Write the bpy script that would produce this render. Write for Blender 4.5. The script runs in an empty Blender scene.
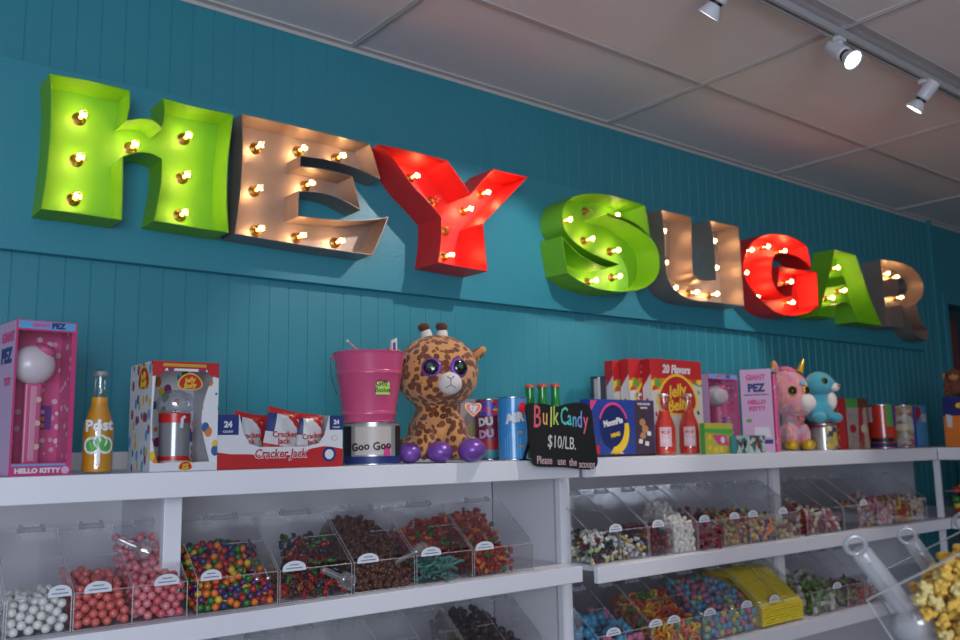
import bpy, bmesh, math, random
import numpy as np
from mathutils import Vector, Matrix
from mathutils.geometry import tessellate_polygon
R = math.radians
sc = bpy.context.scene
col = sc.collection

# ---------------------------------------------------------------- camera
HC = 1.45                       # eye height
YAW, PITCH, ROLL, FPX = R(51.388), R(8.058), R(-1.012), 888.44
fw = Vector((math.cos(YAW)*math.cos(PITCH), math.sin(YAW)*math.cos(PITCH), math.sin(PITCH)))
rt0 = Vector((math.sin(YAW), -math.cos(YAW), 0)); up0 = rt0.cross(fw)
rt = rt0*math.cos(ROLL) + up0*math.sin(ROLL)
up = -rt0*math.sin(ROLL) + up0*math.cos(ROLL)
CAM = Vector((0, 0, HC))
cd = bpy.data.cameras.new('camera'); cam = bpy.data.objects.new('camera', cd); col.objects.link(cam)
cd.lens = FPX/960*36; cd.sensor_width = 36; cd.clip_start = .02
m = Matrix((rt, up, -fw)).transposed().to_4x4(); m.translation = CAM; cam.matrix_world = m
cd.dof.use_dof = True; cd.dof.focus_distance = 2.3; cd.dof.aperture_fstop = 3.2
sc.camera = cam

# ---------------------------------------------------------------- world, exposure, big lights
sc.view_settings.view_transform = 'Standard'; sc.view_settings.look = 'None'
sc.view_settings.gamma = 1; sc.view_settings.use_curve_mapping = False
sc.view_settings.exposure = -0.10
sc.cycles.transparent_max_bounces = 40
sc.cycles.max_bounces = 8
wd = bpy.data.worlds.new('world'); sc.world = wd; wd.use_nodes = True
wd.node_tree.nodes['Background'].inputs[0].default_value = (.98, .88, .92, 1)
wd.node_tree.nodes['Background'].inputs[1].default_value = .17

def area(name, loc, target, sx, sy, energy, color):
    l = bpy.data.lights.new(name, 'AREA'); l.shape = 'RECTANGLE'; l.size = sx; l.size_y = sy
    l.energy = energy; l.color = color
    o = bpy.data.objects.new(name, l); col.objects.link(o); o.location = loc
    o.rotation_euler = (Vector(target)-Vector(loc)).to_track_quat('-Z', 'Y').to_euler()
    return o
# daylight through the shop window behind and to the left of the camera
area('window_daylight', (-1.3, -2.3, 1.65), (1.0, 2.4, 1.35), 2.2, 1.7, 138, (.76, .87, 1))
# warm ceiling fixtures farther back in the shop
area('shop_ceiling_light', (3.2, -1.6, 2.6), (3.2, .8, 1.2), 1.6, .8, 4, (1, .84, .72))
SPOT_E = 36

# ---------------------------------------------------------------- pixel -> world on a plane of the place
def ray(px, py): return rt*((px-480)/FPX) - up*((py-320)/FPX) + fw
def atY(px, py, Y):
    d = ray(px, py); return CAM + d*(Y/d.y)
def wx(px, Y, py=440): return atY(px, py, Y).x
def wz(px, py, Y): return atY(px, py, Y).z

# ---------------------------------------------------------------- materials
MATS = {}
def mat(name, c, rough=.5, metal=0., bump=0., bscale=200., var=0., vscale=8., emit=0., coat=0., sheen=0., spec=.5, sss=0.):
    if name in MATS: return MATS[name]
    M = bpy.data.materials.new(name); M.use_nodes = True; nt = M.node_tree; b = nt.nodes['Principled BSDF']
    b.inputs['Base Color'].default_value = (*c, 1); b.inputs['Roughness'].default_value = rough
    b.inputs['Metallic'].default_value = metal; b.inputs['Coat Weight'].default_value = coat
    b.inputs['Sheen Weight'].default_value = sheen; b.inputs['Specular IOR Level'].default_value = spec
    if sss: b.inputs['Subsurface Weight'].default_value = sss; b.inputs['Subsurface Scale'].default_value = .01
    if emit: b.inputs['Emission Color'].default_value = (*c, 1); b.inputs['Emission Strength'].default_value = emit
    tc = nt.nodes.new('ShaderNodeTexCoord')
    if bump:
        n = nt.nodes.new('ShaderNodeTexNoise'); n.inputs['Scale'].default_value = bscale
        nt.links.new(tc.outputs['Object'], n.inputs['Vector'])
        bp = nt.nodes.new('ShaderNodeBump'); bp.inputs['Strength'].default_value = bump; bp.inputs['Distance'].default_value = .002
        nt.links.new(n.outputs[0], bp.inputs['Height']); nt.links.new(bp.outputs[0], b.inputs['Normal'])
    if not var: var = .04
    n = nt.nodes.new('ShaderNodeTexNoise'); n.inputs['Scale'].default_value = vscale; n.inputs['Detail'].default_value = 4
    nt.links.new(tc.outputs['Object'], n.inputs['Vector'])
    mr = nt.nodes.new('ShaderNodeMapRange'); mr.inputs[3].default_value = 1-var; mr.inputs[4].default_value = 1+var
    nt.links.new(n.outputs[0], mr.inputs[0])
    hs = nt.nodes.new('ShaderNodeHueSaturation'); hs.inputs['Color'].default_value = (*c, 1)
    nt.links.new(mr.outputs[0], hs.inputs['Value']); nt.links.new(hs.outputs[0], b.inputs['Base Color'])
    MATS[name] = M; return M

def glassy(name, tint, refl=.12, rough=.05, haze=0., hazec=(.8, .8, .85)):
    """thin clear sheet: see-through with a sharp surface reflection and a little haze"""
    M = bpy.data.materials.new(name); M.use_nodes = True; nt = M.node_tree; nt.nodes.remove(nt.nodes['Principled BSDF'])
    out = nt.nodes['Material Output']
    t = nt.nodes.new('ShaderNodeBsdfTransparent'); t.inputs[0].default_value = (*tint, 1)
    g = nt.nodes.new('ShaderNodeBsdfGlossy'); g.inputs['Roughness'].default_value = rough; g.inputs[0].default_value = (1, 1, 1, 1)
    f = nt.nodes.new('ShaderNodeLayerWeight'); f.inputs[0].default_value = .35
    mul = nt.nodes.new('ShaderNodeMath'); mul.operation = 'MULTIPLY_ADD'; mul.inputs[1].default_value = .16; mul.inputs[2].default_value = refl
    mul.use_clamp = True
    nt.links.new(f.outputs['Fresnel'], mul.inputs[0])
    mx = nt.nodes.new('ShaderNodeMixShader'); nt.links.new(mul.outputs[0], mx.inputs[0])
    nt.links.new(t.outputs[0], mx.inputs[1]); nt.links.new(g.outputs[0], mx.inputs[2])
    last = mx
    if haze:
        d = nt.nodes.new('ShaderNodeBsdfDiffuse'); d.inputs[0].default_value = (*hazec, 1)
        m2 = nt.nodes.new('ShaderNodeMixShader'); m2.inputs[0].default_value = haze
        nt.links.new(mx.outputs[0], m2.inputs[1]); nt.links.new(d.outputs[0], m2.inputs[2]); last = m2
    nt.links.new(last.outputs[0], out.inputs[0]); MATS[name] = M; return M

def cells(name, cols, scale=40., gap=None, gapc=(1, 1, 1), rough=.4, size=.5, stretch=(1, 1, 1), bump=0, sheen=0, dist=0):
    """printed / woven pattern: voronoi cells in several colours, optional gaps between them"""
    M = bpy.data.materials.new(name); M.use_nodes = True; nt = M.node_tree; b = nt.nodes['Principled BSDF']
    b.inputs['Roughness'].default_value = rough; b.inputs['Sheen Weight'].default_value = sheen
    tc = nt.nodes.new('ShaderNodeTexCoord'); mp = nt.nodes.new('ShaderNodeMapping'); mp.inputs['Scale'].default_value = stretch
    nt.links.new(tc.outputs['Object'], mp.inputs[0])
    vec = mp.outputs[0]
    if dist:
        nz = nt.nodes.new('ShaderNodeTexNoise'); nz.inputs['Scale'].default_value = scale*.8
        nt.links.new(vec, nz.inputs['Vector'])
        ad = nt.nodes.new('ShaderNodeVectorMath'); ad.operation = 'MULTIPLY_ADD'; ad.inputs[1].default_value = (dist,)*3
        nt.links.new(nz.outputs['Color'], ad.inputs[0]); nt.links.new(vec, ad.inputs[2]); vec = ad.outputs[0]
    v = nt.nodes.new('ShaderNodeTexVoronoi'); v.inputs['Scale'].default_value = scale; nt.links.new(vec, v.inputs['Vector'])
    sp = nt.nodes.new('ShaderNodeSeparateColor'); nt.links.new(v.outputs['Color'], sp.inputs[0])
    cr = nt.nodes.new('ShaderNodeValToRGB'); cr.color_ramp.interpolation = 'CONSTANT'
    el = cr.color_ramp.elements
    while len(el) < len(cols): el.new(.5)
    for i, c in enumerate(cols): el[i].position = i/len(cols); el[i].color = (*c, 1)
    nt.links.new(sp.outputs[0], cr.inputs[0]); o = cr.outputs[0]
    if gap is not None:
        if gap > 0:   # round spots on a ground
            ma = nt.nodes.new('ShaderNodeMath'); ma.operation = 'GREATER_THAN'; ma.inputs[1].default_value = gap
            nt.links.new(v.outputs['Distance'], ma.inputs[0])
        else:         # patches that meet in thin lines
            v2 = nt.nodes.new('ShaderNodeTexVoronoi'); v2.feature = 'DISTANCE_TO_EDGE'; v2.inputs['Scale'].default_value = scale
            nt.links.new(vec, v2.inputs['Vector'])
            ma = nt.nodes.new('ShaderNodeMath'); ma.operation = 'LESS_THAN'; ma.inputs[1].default_value = -gap
            nt.links.new(v2.outputs['Distance'], ma.inputs[0])
        mx = nt.nodes.new('ShaderNodeMix'); mx.data_type = 'RGBA'
        nt.links.new(ma.outputs[0], mx.inputs[0]); nt.links.new(o, mx.inputs[6]); mx.inputs[7].default_value = (*gapc, 1); o = mx.outputs[2]
    nt.links.new(o, b.inputs['Base Color'])
    if bump:
        n = nt.nodes.new('ShaderNodeTexNoise'); n.inputs['Scale'].default_value = 350; nt.links.new(tc.outputs['Object'], n.inputs['Vector'])
        bp = nt.nodes.new('ShaderNodeBump'); bp.inputs['Strength'].default_value = bump; bp.inputs['Distance'].default_value = .004
        nt.links.new(n.outputs[0], bp.inputs['Height']); nt.links.new(bp.outputs[0], b.inputs['Normal'])
    MATS[name] = M; return M

# ---------------------------------------------------------------- mesh building
class MB:
    def __init__(s): s.v = []; s.f = []; s.mi = []; s.cur = 0
    def add(s, vs, fs):
        n = len(s.v); s.v += [tuple(v) for v in vs]
        for f in fs: s.f.append([i+n for i in f]); s.mi.append(s.cur)
        return s
    def box(s, x0, x1, y0, y1, z0, z1):
        return s.add([(x0,y0,z0),(x1,y0,z0),(x1,y1,z0),(x0,y1,z0),(x0,y0,z1),(x1,y0,z1),(x1,y1,z1),(x0,y1,z1)],
                     [(0,3,2,1),(4,5,6,7),(0,1,5,4),(1,2,6,5),(2,3,7,6),(3,0,4,7)])
    def prism(s, poly, y0, y1, axis='y'):
        """polygon (a,b) extruded; axis y: (x,z) points; x: (y,z) points; z: (x,y) points"""
        P = {'y': lambda a,b,t: (a,t,b), 'x': lambda a,b,t: (t,a,b), 'z': lambda a,b,t: (a,b,t)}[axis]
        n = len(poly); vs = [P(a,b,y0) for a,b in poly]+[P(a,b,y1) for a,b in poly]
        tri = tessellate_polygon([[Vector((a,b,0)) for a,b in poly]])
        fs = [(i,(i+1)%n,(i+1)%n+n,i+n) for i in range(n)]
        fs += [tuple(t) for t in tri]+[tuple(j+n for j in t[::-1]) for t in tri]
        return s.add(vs, fs)
    def lathe(s, prof, seg=32, c=(0,0,0), caps=True):
        vs = []; fs = []
        for r, z in prof:
            for k in range(seg):
                a = 2*math.pi*k/seg; vs.append((c[0]+r*math.cos(a), c[1]+r*math.sin(a), c[2]+z))
        for i in range(len(prof)-1):
            for k in range(seg):
                k2 = (k+1)%seg; fs.append((i*seg+k, i*seg+k2, (i+1)*seg+k2, (i+1)*seg+k))
        if caps:
            if prof[0][0] > 1e-5: fs.append(tuple(range(seg-1, -1, -1)))
            if prof[-1][0] > 1e-5: fs.append(tuple((len(prof)-1)*seg+k for k in range(seg)))
        return s.add(vs, fs)
    def arcband(s, r, z0, z1, a0, a1, t=.0006, seg=24, c=(0,0,0)):
        """curved label standing just off a can wall"""
        vs = []; fs = []
        for k in range(seg+1):
            a = a0+(a1-a0)*k/seg
            for rr, z in ((r, z0), (r+t, z0), (r+t, z1), (r, z1)): vs.append((c[0]+rr*math.cos(a), c[1]+rr*math.sin(a), c[2]+z))
        for k in range(seg):
            for j in range(4): fs.append((k*4+j, k*4+(j+1)%4, k*4+4+(j+1)%4, k*4+4+j))
        fs += [(3,2,1,0), (seg*4,seg*4+1,seg*4+2,seg*4+3)]
        return s.add(vs, fs)
    def tube(s, pts, r, seg=10, closed=False):
        pts = [Vector(p) for p in pts]; n = len(pts); rs = r if isinstance(r, (list, tuple)) else [r]*n
        vs = []; fs = []; prev = None
        for i, p in enumerate(pts):
            a = pts[(i-1)%n] if (closed or i) else p; b = pts[(i+1)%n] if (closed or i < n-1) else p
            t = (b-a).normalized()
            if prev is None: u = t.orthogonal().normalized()
            else: u = (prev - t*prev.dot(t)).normalized()
            prev = u; w = t.cross(u)
            for k in range(seg):
                g = 2*math.pi*k/seg; vs.append(p+u*(rs[i]*math.cos(g))+w*(rs[i]*math.sin(g)))
        m = n if closed else n-1
        for i in range(m):
            for k in range(seg):
                k2 = (k+1)%seg; j = (i+1)%n; fs.append((i*seg+k, i*seg+k2, j*seg+k2, j*seg+k))
        if not closed: fs += [tuple(range(seg-1,-1,-1)), tuple((n-1)*seg+k for k in range(seg))]
        return s.add(vs, fs)
    def ell(s, c, r, seg=20, rings=12, rot=None):
        if isinstance(r, (int, float)): r = (r, r, r)
        vs = []; fs = []; c = Vector(c)
        def P(x, y, z):
            p = Vector((x*r[0], y*r[1], z*r[2])); p = rot @ p if rot else p; return p+c
        vs.append(P(0,0,-1))
        for i in range(1, rings):
            ph = -math.pi/2+math.pi*i/rings
            for k in range(seg):
                a = 2*math.pi*k/seg; vs.append(P(math.cos(ph)*math.cos(a), math.cos(ph)*math.sin(a), math.sin(ph)))
        vs.append(P(0,0,1)); L = len(vs)-1
        for k in range(seg):
            k2 = (k+1)%seg; fs.append((0, 1+k2, 1+k)); fs.append((L, L-seg+k, L-seg+k2))
        for i in range(rings-2):
            for k in range(seg):
                k2 = (k+1)%seg; fs.append((1+i*seg+k, 1+i*seg+k2, 1+(i+1)*seg+k2, 1+(i+1)*seg+k))
        return s.add(vs, fs)
    def xform(s, M): s.v = [tuple(M @ Vector(v)) for v in s.v]; return s
    def mesh(s, name, mats, smooth=None):
        me = bpy.data.meshes.new(name); me.from_pydata(s.v, [], s.f)
        for x in (mats if isinstance(mats, (list, tuple)) else [mats]): me.materials.append(x)
        for p, i in zip(me.polygons, s.mi): p.material_index = i
        bm = bmesh.new(); bm.from_mesh(me); bmesh.ops.recalc_face_normals(bm, faces=bm.faces)
        if smooth:
            for f in bm.faces: f.smooth = True
            for e in bm.edges:
                if len(e.link_faces) == 2 and e.calc_face_angle(0) > R(smooth): e.smooth = False
        bm.to_mesh(me); bm.free(); return me
    def build(s, name, mats, parent=None, smooth=None, bevel=0):
        o = bpy.data.objects.new(name, s.mesh(name, mats, smooth)); col.objects.link(o)
        if parent: o.parent = parent
        if bevel:
            b = o.modifiers.new('bevel', 'BEVEL'); b.width = bevel; b.segments = 2; b.limit_method = 'ANGLE'
        return o

def tag(o, label, cat, group=None, kind=None):
    o['label'] = label; o['category'] = cat
    if group: o['group'] = group
    if kind: o['kind'] = kind
    return o
def thing(name, label, cat, loc=(0,0,0), rz=0, group=None):
    o = bpy.data.objects.new(name, None); col.objects.link(o); o.empty_display_size = .02
    o.location = loc; o.rotation_euler = (0, 0, rz); return tag(o, label, cat, group)
def struct(o): o['kind'] = 'structure'; return o

def text_mesh(s, size, m, ext=.0004, bold=0, squash=1.):
    c = bpy.data.curves.new('t', 'FONT'); c.body = s; c.size = size; c.extrude = ext; c.offset = bold*size
    c.align_x = 'CENTER'; c.align_y = 'CENTER'; c.resolution_u = 2; c.space_character = 1
    o = bpy.data.objects.new('t', c); me = bpy.data.meshes.new_from_object(o)
    bpy.data.objects.remove(o); bpy.data.curves.remove(c)
    for v in me.vertices: v.co.x *= squash
    me.materials.clear(); me.materials.append(m); return me
def text(parent, s, x, z, size, m, y=-.0008, tilt=0, face='front', bold=.02, squash=1., shear=0, name='lettering'):
    me = text_mesh(s, size, m, bold=bold, squash=squash)
    for v in me.vertices: v.co.x += shear*v.co.y
    o = bpy.data.objects.new(name, me); col.objects.link(o); o.parent = parent
    if face == 'front': o.location = (x, y, z); o.rotation_euler = (R(90), -tilt, 0)
    elif face == 'left': o.location = (y, abs(x), z); o.rotation_euler = (R(90), -tilt, R(-90))   # here x is the depth, y the x of the face
    return o
def can_text(parent, s, r, z, size, m, ang, bold=.02, squash=1., tilt=0, name='lettering', c=(0,0), shear=0):
    """lettering wrapped round a can of radius r, centred on angle ang"""
    me = text_mesh(s, size, m, bold=bold, squash=squash, ext=.0003)
    ct, st = math.cos(tilt), math.sin(tilt)
    for v in me.vertices:
        x, y, d = v.co; x += shear*y; x, y = x*ct-y*st, x*st+y*ct
        a = ang + x/r; rr = r+.001+d; v.co = (c[0]+rr*math.cos(a), c[1]+rr*math.sin(a), z+y)
    o = bpy.data.objects.new(name, me); col.objects.link(o); o.parent = parent; return o
def spline(pts, n=4):
    """closed outline; points (x, y, 1) are corners, the others lie on smooth curves"""
    P = [(p[0], p[1], len(p) > 2) for p in pts]; N = len(P); out = []
    for i in range(N):
        p1, p2 = P[i], P[(i+1)%N]
        p0 = P[i-1] if not p1[2] else p1; p3 = P[(i+2)%N] if not p2[2] else p2
        if p1[2] and p2[2]: out.append(p1[:2]); continue
        for k in range(n):
            t = k/n; q = []
            for d in (0, 1):
                a, b, c, e = p0[d], p1[d], p2[d], p3[d]
                q.append(.5*(2*b+(c-a)*t+(2*a-5*b+4*c-e)*t*t+(3*b-a-3*c+e)*t**3))
            out.append(tuple(q))
    return out
def area2(p): return sum(p[i][0]*p[(i+1)%len(p)][1]-p[(i+1)%len(p)][0]*p[i][1] for i in range(len(p)))
def offset(p, d):
    """move a counter-clockwise outline inwards by d"""
    n = len(p); out = []
    for i in range(n):
        a, b, c = Vector(p[i-1]), Vector(p[i]), Vector(p[(i+1)%n])
        e1 = (b-a).normalized(); e2 = (c-b).normalized(); n1 = Vector((-e1.y, e1.x)); n2 = Vector((-e2.y, e2.x))
        k = n1+n2; k = k/max(k.dot(n1), .35) if k.length > 1e-6 else n1
        out.append(tuple(b+k*d))
    return out
def bake(o):
    """apply the modifiers so that the object carries its final mesh"""
    dg = bpy.context.evaluated_depsgraph_get(); me = bpy.data.meshes.new_from_object(o.evaluated_get(dg))
    o.modifiers.clear(); o.data = me; return o
# ================================================================ THE ROOM
W = 2.457                        # main wall plane (y)
ZC = 2.782                       # ceiling
Z1, Z1b = 1.404, 1.347           # top shelf
Z2, Z2b = 1.079, 1.031           # second shelf
Z3, Z3b = .775, .722             # third shelf
def proom(name, c, var=.05, bump=.25, bs=120., rough=.55): return mat(name, c, rough, bump=bump, bscale=bs, var=var, vscale=3.)
m_wall = proom('teal_wall_paint', (.030, .222, .292), rough=.42)
m_board = proom('teal_board_paint', (.034, .240, .322), rough=.38)
m_ceil = proom('ceiling_tile', (.80, .72, .745), var=.04, bump=.8, bs=90., rough=.9)
m_grid = mat('ceiling_grid_metal', (.50, .47, .47), .5)
m_shelf = proom('white_shelf_paint', (.74, .735, .80), bump=.1, rough=.4)
m_shelfin = proom('white_cabinet_paint', (.70, .68, .73), bump=.1, rough=.5)
m_floor = proom('floor', (.22, .2, .19))

# beadboard wall: one V groove every 63.7 mm
XL, XR = -3.2, 5.50
prof = [(XL, W)]; gx = .514-.0637*57
while gx < XR-.01:
    if gx > XL+.01: prof += [(gx-.0022, W), (gx-.0008, W+.0018), (gx+.0008, W+.0018), (gx+.0022, W)]
    gx += .0637
prof += [(XR, W), (XR, W+.1), (XL, W+.1)]
b = MB(); b.prism(prof, 0, ZC+.05, 'z'); struct(b.build('wall_back', m_wall))
b = MB(); b.box(XR+.16, 7.6, W, W+.1, 2.27, ZC+.05); b.box(6.75, 7.6, W, W+.1, 0, 2.27); b.box(XR, XR+.16, W, W+.1, 0, ZC+.05)
struct(b.build('wall_back_far', m_wall))
b = MB(); b.box(XR-.012, XR+.018, W-.022, W, 0, ZC); struct(b.build('trim_1', m_wall, bevel=.003))
b = MB(); b.box(5.60, 5.655, W-.018, W, 0, 2.33); b.box(5.6551, 6.7499, W-.018, W, 2.27, 2.33); b.box(6.75, 6.8, W-.018, W, 0, 2.33)
struct(b.build('trim_2', m_wall, bevel=.003))
m_dark = proom('doorway_shade_colour', (.03, .06, .07), rough=.6)  # near-black colour stands in for the unlit interior of the opening
b = MB(); b.box(5.655, 6.75, W+.10, W+.13, 0, 2.27); b.box(5.655, 5.67, W, W+.1, 0, 2.27)
struct(b.build('doorway_back_1', m_dark))
b = MB(); b.box(-3.3, -3.2, -4, W+.1, 0, ZC+.05); struct(b.build('wall_left', proom('left_wall_paint', (.45, .47, .48))))
b = MB(); b.box(7.6, 7.7, -4, W+.1, 0, ZC+.05); struct(b.build('wall_right', m_wall))
b = MB(); b.box(-3.3, 7.7, -4, W+.1, -.1, 0); struct(b.build('floor', m_floor))
b = MB(); b.box(-3.3, 7.7, -4, W+.1, ZC, ZC+.08); struct(b.build('ceiling', m_ceil))
# T-bar grid of the suspended ceiling
b = MB()
for x in [1.433+1.219*k for k in range(-3, 6)]:
    b.prism([(x-.012, ZC), (x-.012, ZC-.006), (x-.004, ZC-.006), (x-.004, ZC-.009), (x+.004, ZC-.009), (x+.004, ZC-.006), (x+.012, ZC-.006), (x+.012, ZC)], -4, W-.02)
struct(b.build('trim_3', m_grid))
b = MB()
for y in [1.96-.61*k for k in range(0, 9)]:
    b.box(-3.2, 7.6, y-.011, y+.011, ZC-.0045, ZC)
struct(b.build('trim_4', mat('ceiling_grid_dull', (.50, .45, .46), .7)))
b = MB(); b.prism([(W, ZC), (W-.022, ZC), (W-.022, ZC-.006), (W-.003, ZC-.008), (W-.003, ZC-.02), (W, ZC-.02)], -3.2, 7.6, 'x')
struct(b.build('trim_5', m_grid))
# the teal sign board behind the marquee letters
YB = W-.030
o = MB().box(XL+.002, 5.285, YB, W, 1.957, 2.456).build('sign_board', m_board, bevel=.002)
tag(o, 'long flat teal board behind the marquee letters', 'sign board')

# ---------------------------------------------------------------- shelving
def shelf_unit(label, x0, x1, posts, fr, name='shelf_unit', back=True, xb1=None, xi=0):
    """fr: y of the front edges of the three shelves"""
    t = thing(name, label, 'shelving', (x0, W, 0)); xb1 = xb1 or x1
    def P(nm, b, m, bev=.002):
        o = b.build(nm, m, None, bevel=bev); o.parent = t; o.matrix_parent_inverse = Matrix.Translation((-x0, -W, 0)); return o
    for (za, zb, y) in ((Z1, Z1b, fr[0]), (Z2, Z2b, fr[1]), (Z3, Z3b, fr[2])):
        P('shelf_board', MB().box(x0+xi, xb1, y+.019, W-.002, za-.019, za), m_shelf)
        P('fascia', MB().box(x0, x1, y, y+.019, zb, za), m_shelf)
    for x in posts: P('face_post', MB().box(x-.021, x+.021, 2.09, 2.115, .02, Z1b), m_shelf)
    for x in posts: P('divider_panel', MB().box(x-.009, x+.009, 2.116, W-.012, .02, Z1-.019), m_shelfin)
    P('back_panel', MB().box(x0+xi, xb1, W-.012, W-.0005, .02, Z1-.019), m_shelfin)
    P('backsplash', MB().box(x0, xb1, W-.012, W-.0005, Z1+.0005, Z1+.047), m_shelfin)
    return t
shelf_unit('white painted shelf unit on the left, holding the bins of gumballs', -1.35, 1.992, (-1.2, -.45, .749, 2.003), (2.010, 2.010, 2.010))
shelf_unit('white painted shelf unit on the right, under the red and blue candy boxes', 1.994, 4.334, (3.175, ), (1.982, 1.946, 1.955), xb1=5.05, xi=.031)
# return unit that comes forward at the far right
t = thing('shelf_unit', 'white shelf unit at the far right end, turned toward the shop', 'shelving', (4.335, 1.2, 0))
for (za, zb) in ((Z1, Z1b), (Z2, Z2b), (Z3, Z3b)):
    MB().box(.019, .40, -1.2, .745, za-.019, za).build('shelf_board', m_shelf, t, bevel=.002)
    MB().box(0, .019, -1.2, .780 if za == Z1 else .744, zb, za).build('fascia', m_shelf, t, bevel=.002)
for y in (.787, -.2): MB().box(.012, .034, y, y+.025, .02, Z1b).build('face_post', m_shelf, t, bevel=.002)
MB().box(.388, .40, -1.2, .75, .02, Z1b).build('back_panel', m_shelfin, t)

# ================================================================ MARQUEE LETTERS
m_green = mat('lime_enamel', (.175, .47, .012), .55, var=.10, vscale=14, bump=.15, bscale=60)
m_red = mat('red_enamel', (.76, .022, .022), .52, var=.08, vscale=14, bump=.15, bscale=60)
m_steel = mat('bare_steel', (.33, .255, .23), .45, metal=.5, var=.16, vscale=18, bump=.2, bscale=40)
m_brass = mat('brass_socket', (.40, .22, .06), .32, metal=1)
m_blk = mat('black_bakelite', (.02, .015, .012), .4)
m_glass = glassy('bulb_glass', (1, .98, .95), refl=.05, rough=.02)
m_fil = mat('glowing_filament', (1, .60, .24), emit=60)
m_filoff = mat('cold_filament', (.25, .2, .17), .4, metal=.6)

def bulb(parent, x, z, y0, lit=True):
    """small clear globe bulb standing out of the back plate towards -y"""
    g = MB(); pr = [(.0055, 0), (.0062, .004), (.0105, .010), (.0140, .018), (.0150, .026), (.0132, .034), (.0085, .041), (.003, .0445), (0, .045)]
    g.lathe(pr, 16, (0, 0, 0), caps=False); Mx = Matrix.Translation((x, y0-.016, z)) @ Matrix.Rotation(R(90), 4, 'X')
    g.xform(Mx); gl = g.build('light_bulb', m_glass, parent, smooth=60)
    s = MB(); s.lathe([(.0175, 0), (.0178, .002), (.0135, .0035), (.0115, .006), (.0085, .0075), (.0085, .010), (.0075, .011), (.0075, .013), (.0085, .014), (.0075, .016), (.006, .018)], 18)
    s.xform(Matrix.Translation((x, y0, z)) @ Matrix.Rotation(R(90), 4, 'X')); s.build('socket', m_brass, gl, smooth=40)
    k = MB(); pts = [(.004*math.cos(a)*1.4, .005*math.sin(2*a)*.5, .010+.0085*(1-math.cos(a*1.0))) for a in [i*math.pi*2/14 for i in range(14)]]
    k.tube([(p[0]*1.7, p[1]*1.5, p[2]*1.15+.004) for p in pts], .0019 if lit else .0005, 5, closed=True)
    k.tube([(.002, 0, -.012), (.004, 0, .012)], .0004, 4); k.tube([(-.002, 0, -.012), (-.004, 0, .012)], .0004, 4)
    k.xform(Matrix.Translation((x, y0-.018, z)) @ Matrix.Rotation(R(90), 4, 'X')); k.build('filament', m_fil if lit else m_filoff, gl)
    if lit:
        l = bpy.data.lights.new('bulb_light', 'POINT'); l.energy = BULB_W; l.color = (1, .62, .30); l.shadow_soft_size = .006
        o = bpy.data.objects.new('bulb_light', l); col.objects.link(o); o.parent = gl; o.location = (x, y0-.040, z)
BULB_W = .145

def marquee(label, px, holes, depth, m, bulbs, unlit=(), n=4):
    YF = YB-depth
    def toplane(pts):
        out = []
        for p in pts:
            w = atY(p[0], p[1], YF); out.append((w.x, w.z)+tuple(p[2:]))
        return out
    o = toplane(px); cx = sum(p[0] for p in o)/len(o); cz = min(p[1] for p in o)
    loc = lambda L: [(p[0]-cx, p[1]-cz)+tuple(p[2:]) for p in L]
    t = thing('marquee_letter', label, 'marquee letter', (cx, YB, cz), group='marquee letters spelling HEY SUGAR')
    outl = spline(loc(o), n)
    if area2(outl) < 0: outl.reverse()
    hs = []
    for h in holes:
        q = spline(loc(toplane(h)), n)
        if area2(q) < 0: q.reverse()
        hs.append(q)
    # back plate
    loops = [outl]+[h[::-1] for h in hs]; flat = [p for L in loops for p in L]
    tri = tessellate_polygon([[Vector((a, b_, 0)) for a, b_ in L] for L in loops])
    b = MB(); N = len(flat)
    b.add([(p[0], -.0035, p[1]) for p in flat]+[(p[0], -.0005, p[1]) for p in flat], [tuple(x) for x in tri]+[tuple(i+N for i in x[::-1]) for x in tri])
    i0 = 0
    for L in loops:
        k = len(L)
        b.f += [[i0+i, i0+(i+1)%k, i0+(i+1)%k+N, i0+i+N] for i in range(k)]; b.mi += [0]*k; i0 += k
    b.build('back_plate', m, t)
    # walls of folded sheet metal
    def wall(L, d, nm):
        I = offset(L, d); k = len(L); w = MB()
        vs = [(p[0], -.003, p[1]) for p in L]+[(p[0], -depth, p[1]) for p in L]+[(p[0], -depth, p[1]) for p in I]+[(p[0], -.003, p[1]) for p in I]
        w.add(vs, [(s*k+i, s*k+(i+1)%k, ((s+1)%4)*k+(i+1)%k, ((s+1)%4)*k+i) for s in range(4) for i in range(k)])
        return w.build(nm, m, t, smooth=28)
    wall(outl, .0022, 'side_wall')
    for h in hs: wall(h, -.0022, 'inner_wall')
    # a few dark rivets along the back edge
    for lst, lit in ((bulbs, True), (unlit, False)):
        for (bx, by, yy) in lst:
            w = atY(bx, by, YB-yy); bulb(t, w.x-cx, w.z-cz, -.0036, lit)
    return t
def C(*a): return [(x, y, 1) for x, y in a]

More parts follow.
